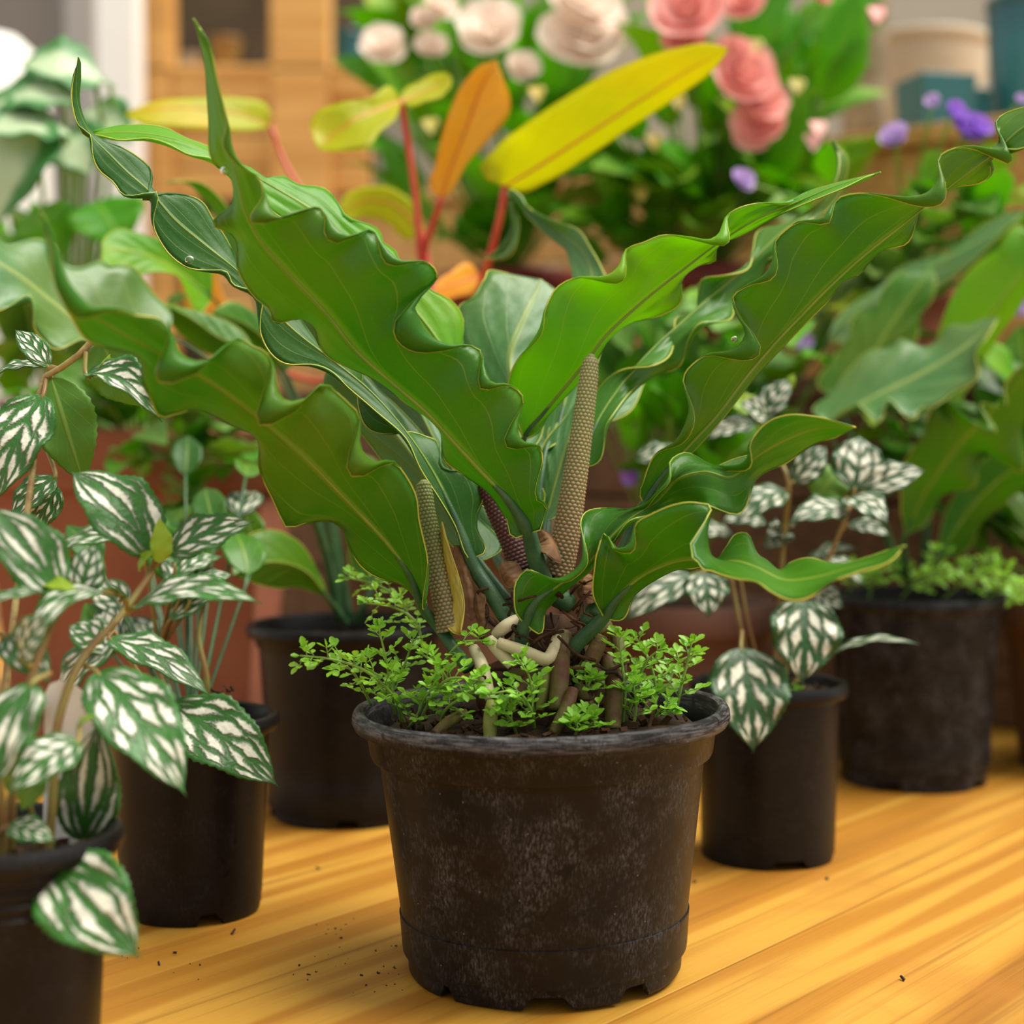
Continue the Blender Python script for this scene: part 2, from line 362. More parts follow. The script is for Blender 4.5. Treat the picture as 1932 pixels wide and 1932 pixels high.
def soil_chips(parent, cx, cy, z, R, n, seed, r0=.0012, r1=.004):
    rng = random.Random(seed); cs = []
    for i in range(n):
        a = rng.uniform(0, 2*PI); r = R * math.sqrt(rng.random()); cs.append(((cx + r*math.cos(a), cy + r*math.sin(a), z + .004*(1 - r/R) + .002), rng.uniform(r0, r1)))
    return crumbs('bark_chips', cs, rng, M['chip'], parent, 1.5)

# ------------------------------------------------------------------ leaves
def smooth1(a, k):
    p = np.concatenate([np.repeat(a[:1], k, 0), a, np.repeat(a[-1:], k, 0)]); w = np.hanning(2*k + 3)[1:-1]; w /= w.sum()
    return np.stack([np.convolve(p[:, j], w, 'valid') for j in range(a.shape[1])], 1)
def traced_leaf(parent, mid, left, right, mat, dL=0, dR=0, curl=.7, bow=0., petiole=None, pr=(.0036, .0030), rib=.0016, ns=72, m=7, margin=True, thick=.0007, name='leaf', label=None, rib_side=-1, wob=.0, wn=6, rib_mat='midrib', flap=1.3, roll=-1, quilt=.0011):
    """blade between a midrib and two undulating edges; all three are 3-D curves (pixel direction + distance)"""
    mc = [P(*p) for p in pts(mid)]; mcur = spline(mc, ns); T = np.linspace(0, 1, ns)
    mY = mcur[:, 1]
    L0 = np.linalg.norm(np.diff(mcur, axis=0), axis=1).sum()
    def edge(s, d, sgn):
        ed = pts(s); raw = np.array([P(p[0], p[1], .85)[[0, 2]] for p in ed])
        m2 = np.array([P(966 + F*q[0]/q[1], 0, .85)[[0]] for q in mcur])           # midrib seen on the same sheet
        mpx = np.stack([q / q[1] * .85 for q in (mcur - np.array((0, 0, HC)))]) + np.array((0, 0, HC)); mp = mpx[:, [0, 2]]
        full = np.concatenate([mp[:1], raw, mp[-1:]]); al = np.concatenate([[0], np.cumsum(np.linalg.norm(np.diff(full, axis=0), axis=1))]); al /= al[-1]
        tp = np.array([T[np.argmin(np.linalg.norm(mp - r, axis=1))] for r in raw]); t = .45*al[1:-1] + .55*tp
        t = np.concatenate([[0], t, [1]]); 
        for i in range(1, len(t)): t[i] = max(t[i], t[i-1] + .006)
        t = t / t[-1]
        dd = np.interp(t, np.linspace(0, 1, len(d)), d) if isinstance(d, (tuple, list)) else d * np.sin(PI * np.clip(t, 0, 1)) ** .5
        Yb = np.interp(t, T, mY) + dd
        e3 = [mcur[0]] + [P(p[0], p[1], Yb[i+1]) for i, p in enumerate(ed)] + [mcur[-1]]
        E = spline(e3, ns, tc=t, to=T)
        lo = smooth1(E, 9); lo[0] = E[0]; lo[-1] = E[-1]
        hp = E - lo; amp = (hp[:, 2] + hp[:, 0]*0)[:, None]
        E = E + np.concatenate([np.zeros((ns, 1)), curl * amp * 1.7, np.zeros((ns, 1))], 1)
        if wob: E[:, 1] += wob * np.sin(2*PI*wn*T + (0 if sgn > 0 else 1.7)) * np.sin(PI*T)**.5
        inw = mcur - lo; inw -= np.array((0, 1, 0)) * inw[:, 1:2]; inw /= np.linalg.norm(inw, axis=1)[:, None] + 1e-9
        dip = np.clip((hp * inw).sum(1), 0, .006); dip = smooth1(dip[:, None], 2)[:, 0] * np.sin(PI*T)**.3
        return E, lo, inw, dip * flap
    EL, LL, IL, DL = edge(left, dL, -1); ER, LR, IR, DR = edge(right, dR, 1)
    NF = 5 if flap else 0; TH = np.linspace(0, 2.5, NF + 1)[1:]
    def rim(E, inw, dp, i, th):
        r = dp[i]*.55 + .00004; return E[i] + inw[i]*r*(1 - math.cos(th)) + np.array((0, roll, 0))*r*math.sin(th)*1.1
    V, UV = [], []; S_ = np.linspace(-1, 1, 2*m + 1)
    for i in range(ns):
        for th in TH[::-1]: V.append(rim(EL, IL, DL, i, th)); UV.append((T[i], 0.0))
        for s in S_:
            E, Lo = (EL, LL) if s < 0 else (ER, LR); a = abs(s)
            p = mcur[i] + (Lo[i] - mcur[i]) * a + (E[i] - Lo[i]) * a**2.2
            if quilt: p = p + np.array((0, quilt, 0)) * math.sin(2*PI*(5.5*T[i] - 2.5*a**.75) + (0 if s < 0 else 1.1)) * a*(1 - a)*4 * math.sin(PI*T[i])
            if bow: p = p + np.array((0, bow, 0)) * (1 - (2*a - 1)**2) * math.sin(PI*T[i])
            V.append(p); UV.append((T[i], s*.5 + .5))
        for th in TH: V.append(rim(ER, IR, DR, i, th)); UV.append((T[i], 1.0))
    if NF: EL = np.array([rim(EL, IL, DL, i, TH[-1]) for i in range(ns)]); ER = np.array([rim(ER, IR, DR, i, TH[-1]) for i in range(ns)])
    o = mesh(name, V, grid_faces(ns, 2*m + 1 + 2*NF), mat, parent, True, UV); solid(o, thick)
    if label: o['label'] = label
    if rib:
        rp = mcur.copy(); rib *= .62; rp[:, 1] += rib_side * rib * .35
        tube('midrib', rp[:-3], (rib, rib*.75, rib*.5, rib*.2), M[rib_mat], o, 6)
    if margin:
        v1, f1, _ = tube_data(EL, .00044, 5); v2, f2, _ = tube_data(ER, .00044, 5); n = len(v1)
        mesh('leaf_margin', v1 + v2, f1 + [tuple(i + n for i in q) for q in f2], M['margin'], o)
    if petiole:
        k = ns//7; pp = [P(*p) for p in pts(petiole)] + [mcur[0] + np.array((0, rib_side*.0004, 0)), mcur[k//2] + np.array((0, rib_side*.0005, 0)), mcur[k]]
        tube('petiole', pp, (pr[0], (pr[0] + pr[1])/2, pr[1], pr[1]*.8, pr[1]*.45, .0005), M['petiole'], o, 10, 30)
    return o
def ovate(t, tip=1.0): return (np.sin(PI * np.clip(t, 0, 1)**.78) ** .85) * (1 - .18 * t * tip)
def strap(t): return np.clip(np.minimum(1, (t/.12)**.6) * np.minimum(1, ((1-t)/.28)**.75), 0, 1)
_lc = {}
def simple_leaf(parent, base, tip, width, mat, up=(0, -.3, 1), cup=.12, droop=.12, n=14, m=4, prof=ovate, name='leaf', wave=0., serr=0., stalk=None, stalk_mat=None, stalk_r=.0012, label=None, thick=.0006, twist=0.):
    b = np.array(base, float); e = np.array(tip, float); ax = e - b; L = np.linalg.norm(ax); ax /= L
    u = np.array(up, float); u = u - ax * np.dot(u, ax); u /= np.linalg.norm(u) + 1e-9; side = np.cross(ax, u)
    T = np.linspace(0, 1, n); V, UV = [], []; ph = random.uniform(0, 6)
    for t in T:
        w = width * .5 * float(prof(np.array(t))); c = b + ax*L*t + u * L * droop * math.sin(PI*t)
        ca, sa = math.cos(twist*t), math.sin(twist*t); sd = side*ca + u*sa; un = u*ca - side*sa
        for s in np.linspace(-1, 1, 2*m + 1):
            r = serr * (1 if int(t*n) % 2 else -1) * abs(s)**4
            V.append(c + sd*s*w*(1 + r) + un*(cup*w*abs(s)**1.5 + wave*w*abs(s)**2*math.sin(9*t*2 + ph + (1 if s > 0 else 0)))); UV.append((t, s*.5+.5))
    o = mesh(name, V, grid_faces(n, 2*m + 1), mat, parent, True, UV); solid(o, thick)
    if label: o['label'] = label
    if stalk is not None: tube('petiole', [stalk, b + (b - np.array(stalk))*0 , b + ax*L*.06], stalk_r, stalk_mat or M['pilea_stem'], o, 6, 10)
    return o
# ------------------------------------------------------------------ main anthurium
MX, MY = G(1028, 1824)[:2]; MH = .1375
main = thing('potted_anthurium', 'large anthurium with wavy green leaves and upright spadices in the biggest black pot', 'potted plant', (MX, MY, 0))
NOT = [(-PI/2 + a, w, .007) for a, w in ((-.78, .05), (.0, .16), (.66, .12), (1.9, .14), (2.9, .14))]
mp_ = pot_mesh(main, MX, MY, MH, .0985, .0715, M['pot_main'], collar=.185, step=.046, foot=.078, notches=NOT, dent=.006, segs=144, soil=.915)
SZ = MH * .915
soil_chips(main, MX, MY, SZ, .083, 260, 3)
LEAN = math.radians(1.0)
R_ = Matrix.Translation((MX, MY, 0)) @ Matrix.Rotation(-LEAN, 4, 'Y') @ Matrix.Translation((-MX, -MY, 0))
for ch in main.children:
    ch.data.transform(R_); ch.data.transform(Matrix.Translation((0, 0, .0013)))
# crown / rootstock
v, f = [], []
nr, ns = 14, 28
for i in range(nr):
    q = i/(nr-1); r = .036*(1-q)**.8 + .010; z = SZ - .004 + q*.060
    for j in range(ns):
        a = 2*PI*j/ns; k = 1 + .28*mnoise.noise((math.cos(a)*3, math.sin(a)*3, q*5)) + .15*mnoise.noise((math.cos(a)*9, math.sin(a)*9, q*14))
        v.append((P(1040, 1200, .88)[0] + r*k*math.cos(a), .885 + r*k*math.sin(a)*.8, z))
f = grid_faces(nr, ns, True); f.append(tuple((nr-1)*ns + j for j in range(ns)))
mesh('rootstock', v, f, M['chip'], main)
def root(s, r, mat, Y0=None):
    tube('root', P3(s), [r*.8, r, r*1.05, r, r*.85], M[mat], main, 10, 22)
root('922 1205 .842, 944 1231 .838, 966 1256 .836', .0034, 'root_white')
root('940 1212 .836, 992 1231 .832, 1031 1244 .834, 1044 1228 .838, 1051 1203 .845', .0034, 'root_white')
root('934 1199 .850, 957 1180 .846, 985 1166 .850', .0035, 'root_white')
root('968 1204 .853, 985 1190 .850, 1000 1180 .852', .0030, 'root_white')
root('893 1222 .845, 908 1254 .836, 920 1300 .830, 926 1320 .828', .0034, 'root_white')
root('1064 1195 .850, 1058 1245 .838, 1056 1285 .832, 1049 1340 .824', .0048, 'root_brown')
root('1082 1300 .826, 1068 1338 .820, 1044 1385 .815', .0034, 'root_brown')
root('1144 1240 .852, 1158 1283 .844, 1158 1330 .838, 1156 1378 .832', .0047, 'root_brown')
root('1136 1200 .85, 1112 1250 .846, 1092 1275 .845', .0042, 'root_brown')
root('1157 1186 .87, 1168 1225 .862, 1170 1275 .856, 1166 1310 .852', .0036, 'root_brown')
root('1033 1252 .84, 1027 1300 .834, 1018 1340 .832', .0028, 'root_green')
root('928 1325 .822, 925 1360 .815, 924 1395 .812', .0036, 'root_green')
root('960 1270 .845, 1000 1272 .842, 1030 1268 .846', .0030, 'root_brown')
root('1100 1210 .86, 1120 1190 .86, 1150 1180 .865', .004, 'root_brown')
root('1010 1265 .84, 985 1300 .834, 960 1345 .83', .003, 'root_brown')
root('1090 1290 .84, 1110 1330 .835, 1120 1370 .83', .003, 'root_brown')
root('880 1345 .825, 850 1360 .82, 820 1385 .815', .003, 'root_brown')
rng = random.Random(11)
def fibre(a, b, r=.0006):
    a = np.array(a); b = np.array(b); mids = [a + (b-a)*q + np.array([rng.uniform(-.006, .006) for _ in range(3)]) for q in (.33, .66)]
    return tube_data(spline([a] + mids + [b], 10), r, 5)
V, Fc = [], []
for i in range(70):
    c = P(rng.uniform(900, 1170), rng.uniform(1090, 1330), rng.uniform(.835, .87)); d = c + np.array((rng.uniform(-.02, .02), rng.uniform(-.01, .01), rng.uniform(-.02, .012)))
    a, b, _ = fibre(c, d, rng.uniform(.0004, .0011)); n = len(V); V += a; Fc += [tuple(x + n for x in q) for q in b]
fo = mesh('root_fibres', V, Fc, M['chip'], main); fo['kind'] = 'stuff'
# spadices: tapering spikes covered with rows of small bumps
def mat_spadix(name, tipc, base, groove):
    g = NT(name); sx = g.n('SeparateXYZ', None, i0=g.coord('UV'))
    col = g.mix(g.ramp(sx.outputs[0], .1, .8), base, tipc)
    at = g.n('Attribute', {'attribute_name': 'bump'}).outputs['Fac']
    return g.fin(g.mix(g.ramp(at, .15, .65), groove, col), .55, .35)
def spadix(s, r0, r1, mat, rows, label):
    path = spline(P3(s), 260); ns = 75; n = len(path)
    rad = np.interp(np.linspace(0, 1, n), [0, .9, .97, 1], [r0, r1*1.04, r1*.85, r1*.25])
    v, f, uv = tube_data(path, rad, ns); v = np.array(v); att = []
    ctr = np.repeat(path, ns, 0)
    for k in range(len(v)):
        i, j = divmod(k, ns); row = i/n*rows; w = (j/ns*15 + .5*(math.floor(row) % 2)) % 1; h = row % 1
        b = max(0, 1 - ((w-.5)*2)**2 - ((h-.5)*2)**2) ; att.append(b)
        v[k] = ctr[k] + (v[k] - ctr[k]) * (1 + .10*b)
    o = mesh('spadix', v, f, mat, main, True, uv); o['label'] = label
    a = o.data.attributes.new('bump', 'FLOAT', 'POINT'); a.data.foreach_set('value', att)
    return o
sp_pink = mat_spadix('spadix_pink', (.36, .33, .16), (.42, .22, .15), (.14, .15, .045))
sp_dark = mat_spadix('spadix_purple', (.09, .02, .022), (.12, .030, .030), (.022, .012, .006))
sp_green = mat_spadix('spadix_green', (.16, .20, .045), (.24, .15, .09), (.07, .085, .02))
spadix('1052 1085 .872, 1066 1020 .872, 1082 920 .874, 1102 780 .878, 1116 668 .882', .0076, .0046, sp_pink, 62, 'tall pinkish tan bumpy spadix')
spadix('985 1075 .868, 965 1020 .870, 935 960 .874, 912 905 .878', .0066, .0045, sp_dark, 27, 'dark purple spadix behind a leaf')
spadix('848 1192 .846, 835 1120 .848, 816 1030 .852, 803 960 .855, 799 905 .858', .0062, .0042, sp_green, 42, 'greenish spadix beside a yellow spathe')
traced_leaf(main, '868 1198 .84, 862 1130 .842, 848 1060 .845, 834 985 .85', '852 1190, 850 1130, 838 1060, 832 1010', '872 1180, 876 1140, 866 1090, 850 1040, 838 1000', M['spathe'], .004, -.002, petiole=None, rib=0, margin=False, ns=24, m=4, name='spathe')
for s, l, r in (('975 1105 .845, 960 1085 .846, 945 1062 .85', '990 1100, 985 1080, 965 1060', '962 1108, 946 1090, 942 1072'),
                ('1030 1045 .85, 1040 1025 .86, 1022 1000 .87', '1020 1040, 1015 1020, 1016 1005', '1050 1060, 1050 1030, 1035 1005'),
                ('890 1170 .855, 880 1100 .86, 858 1030 .865', '876 1150, 868 1090, 856 1040', '900 1160, 890 1090, 866 1030'),
                ('930 1200 .85, 905 1160 .85, 898 1120 .852', '918 1205, 900 1170, 895 1130', '938 1190, 915 1150, 903 1120'),
                ('1110 1140 .86, 1100 1100 .865, 1105 1080 .87', '1095 1130, 1088 1110, 1095 1090', '1130 1130, 1120 1100, 1115 1085')):
    traced_leaf(main, s, l, r, M['sheath'], .006, .004, rib=0, margin=False, ns=20, m=3, name='dry_sheath')
A, AY, AB = M['anth'], M['anth_lime_lit'], M['anth_back']
# front left blade, underside towards us, tip reaching out
traced_leaf(main, '800 1150 .846, 770 1080 .835, 735 1030 .825, 660 950 .805, 580 868 .785, 490 790 .765, 400 722 .742, 300 664 .715, 215 618 .69, 150 572 .672, 110 500 .66, 77 402 .65',
  '775 1118, 758 1105, 720 1093, 686 1072, 654 1027, 641 997, 612 984, 580 988, 547 995, 533 977, 518 948, 489 882, 481 828, 440 806, 391 781, 362 774, 315 788, 285 750, 268 723, 261 680, 220 662, 178 650, 140 605, 109 543, 83 446',
  '808 1110, 808 1064, 803 1035, 790 980, 785 937, 759 890, 738 868, 705 872, 683 846, 676 781, 654 759, 630 738, 600 726, 587 745, 554 759, 529 741, 518 698, 500 665, 471 651, 427 645, 413 672, 380 687, 348 672, 326 636, 301 604, 254 594, 217 580, 176 582, 152 560, 120 518, 101 456',
  A, .014, -.010, .75, bow=-.003, flap=2.8, petiole='884 1262 .835, 850 1215 .845, 825 1180 .85', rib=.0017)
# tall centre blade
traced_leaf(main, '998 1006 .852, 962 948 .845, 908 890 .838, 854 832 .832, 803 777 .826, 745 727 .820, 672 662 .812, 616 592 .803, 543 514 .790, 489 450 .780, 462 395 .772, 446 326 .764, 418 220 .752, 395 120 .744, 365 36 .735',
  '982 1012, 955 978, 915 925, 870 893, 838 866, 828 806, 775 768, 700 712, 650 690, 623 677, 598 645, 589 616, 558 601, 525 612, 507 582, 485 565, 467 543, 449 507, 440 446, 418 432, 399 424, 420 402, 441 377, 440 340, 404 308, 393 217, 384 109',
  '1014 1003, 1027 980, 1033 959, 1015 933, 1017 908, 1024 868, 1017 840, 991 835, 975 814, 979 788, 989 756, 962 725, 926 721, 913 690, 906 660, 888 650, 854 652, 817 638, 789 598, 786 570, 815 536, 823 512, 799 491, 759 494, 722 462, 692 430, 664 448, 636 432, 612 402, 580 391, 543 412, 518 402, 500 362, 485 332, 462 318, 448 300, 431 235, 409 145, 393 78',
  A, .022, -.008, .8, bow=-.003, flap=2.8, petiole='1075 1140 .868, 1040 1120 .862, 1016 1070 .858, 1004 1030 .855', pr=(.0052, .0046), rib=.0020, ns=96)
# bright backlit blade right of centre
traced_leaf(main, '988 828 .905, 1035 768 .902, 1082 712 .899, 1114 672 .897, 1143 634 .895, 1216 566 .892, 1290 508 .889, 1359 456 .886, 1435 410 .883, 1500 383 .88, 1580 350 .876, 1661 325 .872',
  '975 800, 958 745, 963 705, 975 680, 996 655, 1017 623, 1031 576, 1049 543, 1089 522, 1143 522, 1169 500, 1180 471, 1216 456, 1252 442, 1301 448, 1337 456, 1355 442, 1370 409, 1395 391, 1435 382, 1478 383, 1522 362, 1576 346, 1630 332',
  '1008 822, 1034 785, 1080 735, 1120 690, 1150 640, 1176 616, 1252 594, 1284 571, 1290 522, 1323 500, 1348 494, 1353 464, 1395 446, 1449 417, 1507 390, 1576 362, 1630 340',
  AY, (0, -.014, -.015, -.014, -.014, -.010, .012, .004), (0, .012, .013, .012, .012, .008, -.010, 0), .8, bow=.002, flap=2.0, petiole='1040 1130 .88, 1010 1050 .895, 985 930 .905', rib=.0017)
# long right blade running out of the frame
traced_leaf(main, '1214 950 .875, 1250 896 .873, 1294 846 .870, 1352 784 .866, 1413 704 .861, 1464 645 .857, 1511 596 .853, 1558 548 .849, 1623 488 .844, 1717 413 .836, 1794 350 .829, 1877 288 .820, 1925 245 .812, 2010 200 .80, 2080 190 .79',
  '1208 940, 1216 901, 1238 856, 1272 834, 1290 806, 1300 768, 1290 716, 1312 683, 1337 667, 1373 663, 1396 647, 1404 622, 1392 600, 1384 565, 1406 540, 1442 518, 1457 493, 1464 453, 1486 431, 1507 417, 1551 413, 1569 388, 1587 370, 1623 362, 1660 366, 1714 374, 1746 366, 1768 337, 1775 295, 1797 279, 1830 273, 1879 287, 1884 225, 1906 208, 1932 201, 1990 185',
  '1225 945, 1262 898, 1310 850, 1365 788, 1425 712, 1480 652, 1530 600, 1570 560, 1598 526, 1618 520, 1638 498, 1670 470, 1703 464, 1721 440, 1735 400, 1800 352, 1848 346, 1872 326, 1878 290, 1896 290, 1932 280, 1990 240',
  A, (0, -.016, -.016, -.017, -.016, -.014, -.012, .016, .004), (0, .016, .016, .016, .016, .014, .012, -.014, 0), .85, bow=.002, flap=2.0, petiole='1100 1180 .865, 1150 1090 .872, 1190 1000 .876', rib=.0018, ns=96)
# twisted ribbon blade at the left
traced_leaf(main, '888 1056 .866, 862 985 .868, 830 915 .870, 790 848 .872, 742 785 .874, 690 730 .876, 625 678 .876, 560 628 .875, 500 570 .874, 452 515 .872, 390 465 .870, 330 415 .868, 285 364 .866, 240 325 .864, 205 290 .862, 169 252 .860, 146 200 .858, 143 160 .857, 148 108 .856',
  '874 1040, 864 1009, 832 948, 796 890, 760 826, 712 780, 660 735, 612 700, 580 690, 543 688, 514 670, 493 634, 487 598, 478 560, 440 540, 416 516, 391 513, 351 504, 326 486, 301 453, 286 417, 283 380, 281 373, 254 374, 239 372, 214 344, 188 322, 174 290, 167 256, 150 240, 137 200, 136 150',
  '912 1044, 915 1028, 901 1000, 901 973, 912 937, 901 912, 875 890, 846 886, 832 861, 828 839, 806 825, 774 817, 745 819, 712 817, 690 803, 678 770, 676 745, 684 715, 684 700, 669 683, 643 674, 612 660, 580 620, 545 575, 500 545, 453 512, 446 489, 428 453, 399 409, 384 384, 362 370, 326 364, 287 362, 289 348, 283 319, 261 297, 232 279, 196 266, 170 250, 158 225, 150 190, 151 150',
  M['anth_top'], -.006, .008, .6, quilt=.0004, petiole='985 1195 .852, 955 1165 .856, 920 1110 .862, 900 1080 .865', pr=(.0046, .0040), rib=.0013, ns=110)
# bright blade seen along the top edge of the centre blade
traced_leaf(main, '960 960 .91, 900 800 .915, 830 650 .92, 760 560 .92, 690 485 .918, 600 405 .914, 520 355 .91, 450 316 .905, 395 288 .902, 326 262 .898, 250 250 .895, 168 252 .89',
  '930 960, 860 800, 780 680, 720 590, 650 510, 570 440, 500 390, 440 340, 395 304, 355 293, 326 279, 272 264, 225 266',
  '985 960, 930 800, 872 660, 872 596, 854 569, 814 547, 780 515, 752 488, 745 471, 723 458, 716 435, 698 424, 652 406, 638 384, 609 352, 562 348, 533 331, 500 337, 482 322, 453 310, 395 277, 344 257, 315 241, 279 234, 217 237',
  AY, -.010, .012, .8, petiole='1000 1120 .885, 985 1060 .895', rib=.0014, ns=80)
# pale blade behind the centre
traced_leaf(main, '985 860 .93, 972 760 .945, 962 674 .96, 985 610 .975, 1009 560 .99, 1022 528 1.0',
  '930 830, 890 740, 872 640, 866 578, 890 562, 914 526, 930 509, 962 517, 1000 524',
  '1000 850, 1030 760, 1062 680, 1072 610, 1068 570, 1040 540',
  AB, .010, .010, .6, petiole='1015 1110 .885, 1000 1000 .905, 990 930 .92', rib=.0016, rib_side=-1)
# blade with a curling tip farther back
traced_leaf(main, '1040 860 .94, 1070 740 .97, 1100 620 1.0, 1118 540 1.03, 1105 480 1.06, 1060 440 1.09, 1010 405 1.11, 965 374 1.12, 972 430 1.13, 955 470 1.135, 915 490 1.14',
  '1020 850, 1040 740, 1070 620, 1082 540, 1075 498, 1067 471, 1038 449, 1013 427, 985 396, 962 372, 965 430, 948 462',
  '1060 850, 1100 760, 1140 640, 1155 560, 1136 507, 1114 467, 1089 431, 1053 420, 1009 400, 968 370, 978 430, 962 478',
  AB, .006, -.010, .7, petiole='1030 1110 .885, 1030 980 .91', rib=.0013)
# blade between the two right-hand ones
traced_leaf(main, '1095 880 .91, 1125 800 .925, 1170 730 .94, 1225 665 .955, 1290 605 .97, 1350 552 .985, 1410 500 1.0, 1480 435 1.015, 1545 390 1.025, 1578 350 1.035, 1592 300 1.04, 1571 262 1.045',
  '1080 860, 1090 790, 1129 734, 1150 712, 1180 696, 1227 692, 1262 672, 1272 634, 1276 600, 1310 592, 1316 562, 1325 527, 1365 520, 1402 512, 1420 471, 1430 437, 1486 420, 1530 392, 1570 350, 1580 300',
  '1112 880, 1150 800, 1190 745, 1235 710, 1282 690, 1300 650, 1330 615, 1380 600, 1390 560, 1430 545, 1450 500, 1500 470, 1520 430, 1570 385, 1592 345, 1600 295',
  A, (0, .02, -.018, .02, -.018, .02, -.012, 0), (0, -.02, .018, -.02, .018, -.02, .012, 0), .9, petiole='1060 1140 .885, 1070 1020 .895', rib=.0014, ns=90)
traced_leaf(main, '1030 850 .93, 1060 790 .96, 1120 770 .985, 1180 750 1.01, 1216 722 1.03', '1040 800, 1075 765, 1120 745, 1180 730', '1045 840, 1075 805, 1130 800, 1190 775', AB, .01, -.01, .5, petiole='1020 1120 .89, 1015 960 .91', rib=.001)
traced_leaf(main, '1028 985 .905, 1045 920 .915, 1066 850 .928, 1085 790 .94, 1096 748 .948', '1016 960, 1014 900, 1030 830, 1055 800, 1080 770', '1050 975, 1085 920, 1100 860, 1110 800, 1105 770', AB, .008, .008, .5, petiole='1020 1130 .885, 1022 1050 .895', rib=.0015)
traced_leaf(main, '905 1060 .885, 860 980 .895, 800 890 .905, 740 810 .912, 680 740 .918, 620 690 .922', '880 1050, 815 980, 745 900, 690 830, 640 770, 610 720', '930 1050, 900 970, 850 890, 790 810, 720 740, 660 690', AB, .01, .012, .5, petiole='985 1170 .865, 940 1110 .875', rib=.0014)
traced_leaf(main, '930 1040 .91, 880 930 .925, 820 830 .94, 770 740 .955, 700 680 .965, 600 610 .975, 520 560 .985', '905 1030, 840 920, 780 840, 700 770, 620 700, 540 600', '950 1030, 920 930, 880 830, 830 740, 740 670, 620 590', AB, .01, .01, .5, petiole='990 1150 .88, 960 1090 .89', rib=.0014)
# low S-shaped ribbon blade on the right
traced_leaf(main, '990 1175 .842, 1008 1138 .838, 1048 1108 .836, 1098 1070 .834, 1145 1022 .832, 1195 975 .828, 1240 945 .824, 1275 905 .818, 1330 890 .812, 1380 900 .806, 1425 862 .80, 1480 830 .795, 1540 808 .788, 1614 806 .778',
  '976 1160, 970 1130, 973 1100, 994 1078, 1017 1083, 1046 1093, 1078 1082, 1096 1060, 1100 1031, 1096 984, 1107 966, 1136 959, 1194 959, 1238 930, 1263 897, 1265 872, 1297 854, 1333 872, 1373 879, 1409 864, 1413 839, 1428 817, 1457 792, 1486 783, 1540 786',
  '1006 1188, 1032 1150, 1067 1116, 1114 1077, 1151 1033, 1194 988, 1232 972, 1262 958, 1300 960, 1352 962, 1384 970, 1428 906, 1486 872, 1533 840, 1587 821',
  A, (0, -.012, -.012, .014, -.012, .016, -.014, -.012, 0), (0, .010, .010, -.014, .010, -.014, .012, .012, 0), .9, petiole='1000 1240 .85, 985 1215 .845', pr=(.004, .0036), rib=.0014, ns=90)
# low right blade with curled rim reaching forward
traced_leaf(main, '1140 1165 .838, 1160 1135 .832, 1200 1095 .825, 1250 1068 .815, 1300 1056 .803, 1345 1062 .79, 1390 1060 .778, 1430 1072 .766, 1480 1095 .752, 1530 1092 .74, 1590 1076 .725, 1650 1058 .71, 1708 1030 .695',
  '1124 1140, 1122 1071, 1128 1040, 1147 1012, 1152 1030, 1168 1034, 1187 1024, 1198 991, 1230 970, 1275 952, 1319 950, 1346 962, 1338 982, 1308 996, 1300 1025, 1312 1058, 1345 1078, 1390 1092, 1431 1100, 1457 1118, 1486 1131, 1529 1125, 1558 1104, 1612 1082, 1685 1054',
  '1158 1170, 1201 1120, 1245 1090, 1275 1076, 1310 1072, 1350 1058, 1372 1030, 1390 1009, 1413 1008, 1425 1040, 1448 1058, 1468 1074, 1490 1062, 1526 1053, 1576 1063, 1640 1050, 1690 1034',
  A, (0, -.012, -.014, -.014, -.010, -.028, -.030, -.026, -.016, 0), (0, .004, .006, .006, .010, .024, .026, .022, .012, 0), .8, petiole='1078 1228 .845, 1095 1208 .843, 1120 1185 .84', pr=(.0042, .0036), rib=.0014, ns=96, quilt=.0005)
traced_leaf(main, '1230 985 .868, 1290 945 .872, 1350 915 .876, 1410 885 .88, 1440 855 .884', '1240 950, 1285 905, 1340 885, 1400 862', '1260 985, 1320 965, 1375 945, 1420 905', AB, .012, -.012, .5, petiole='1120 1160 .865, 1170 1060 .868', rib=.0012)

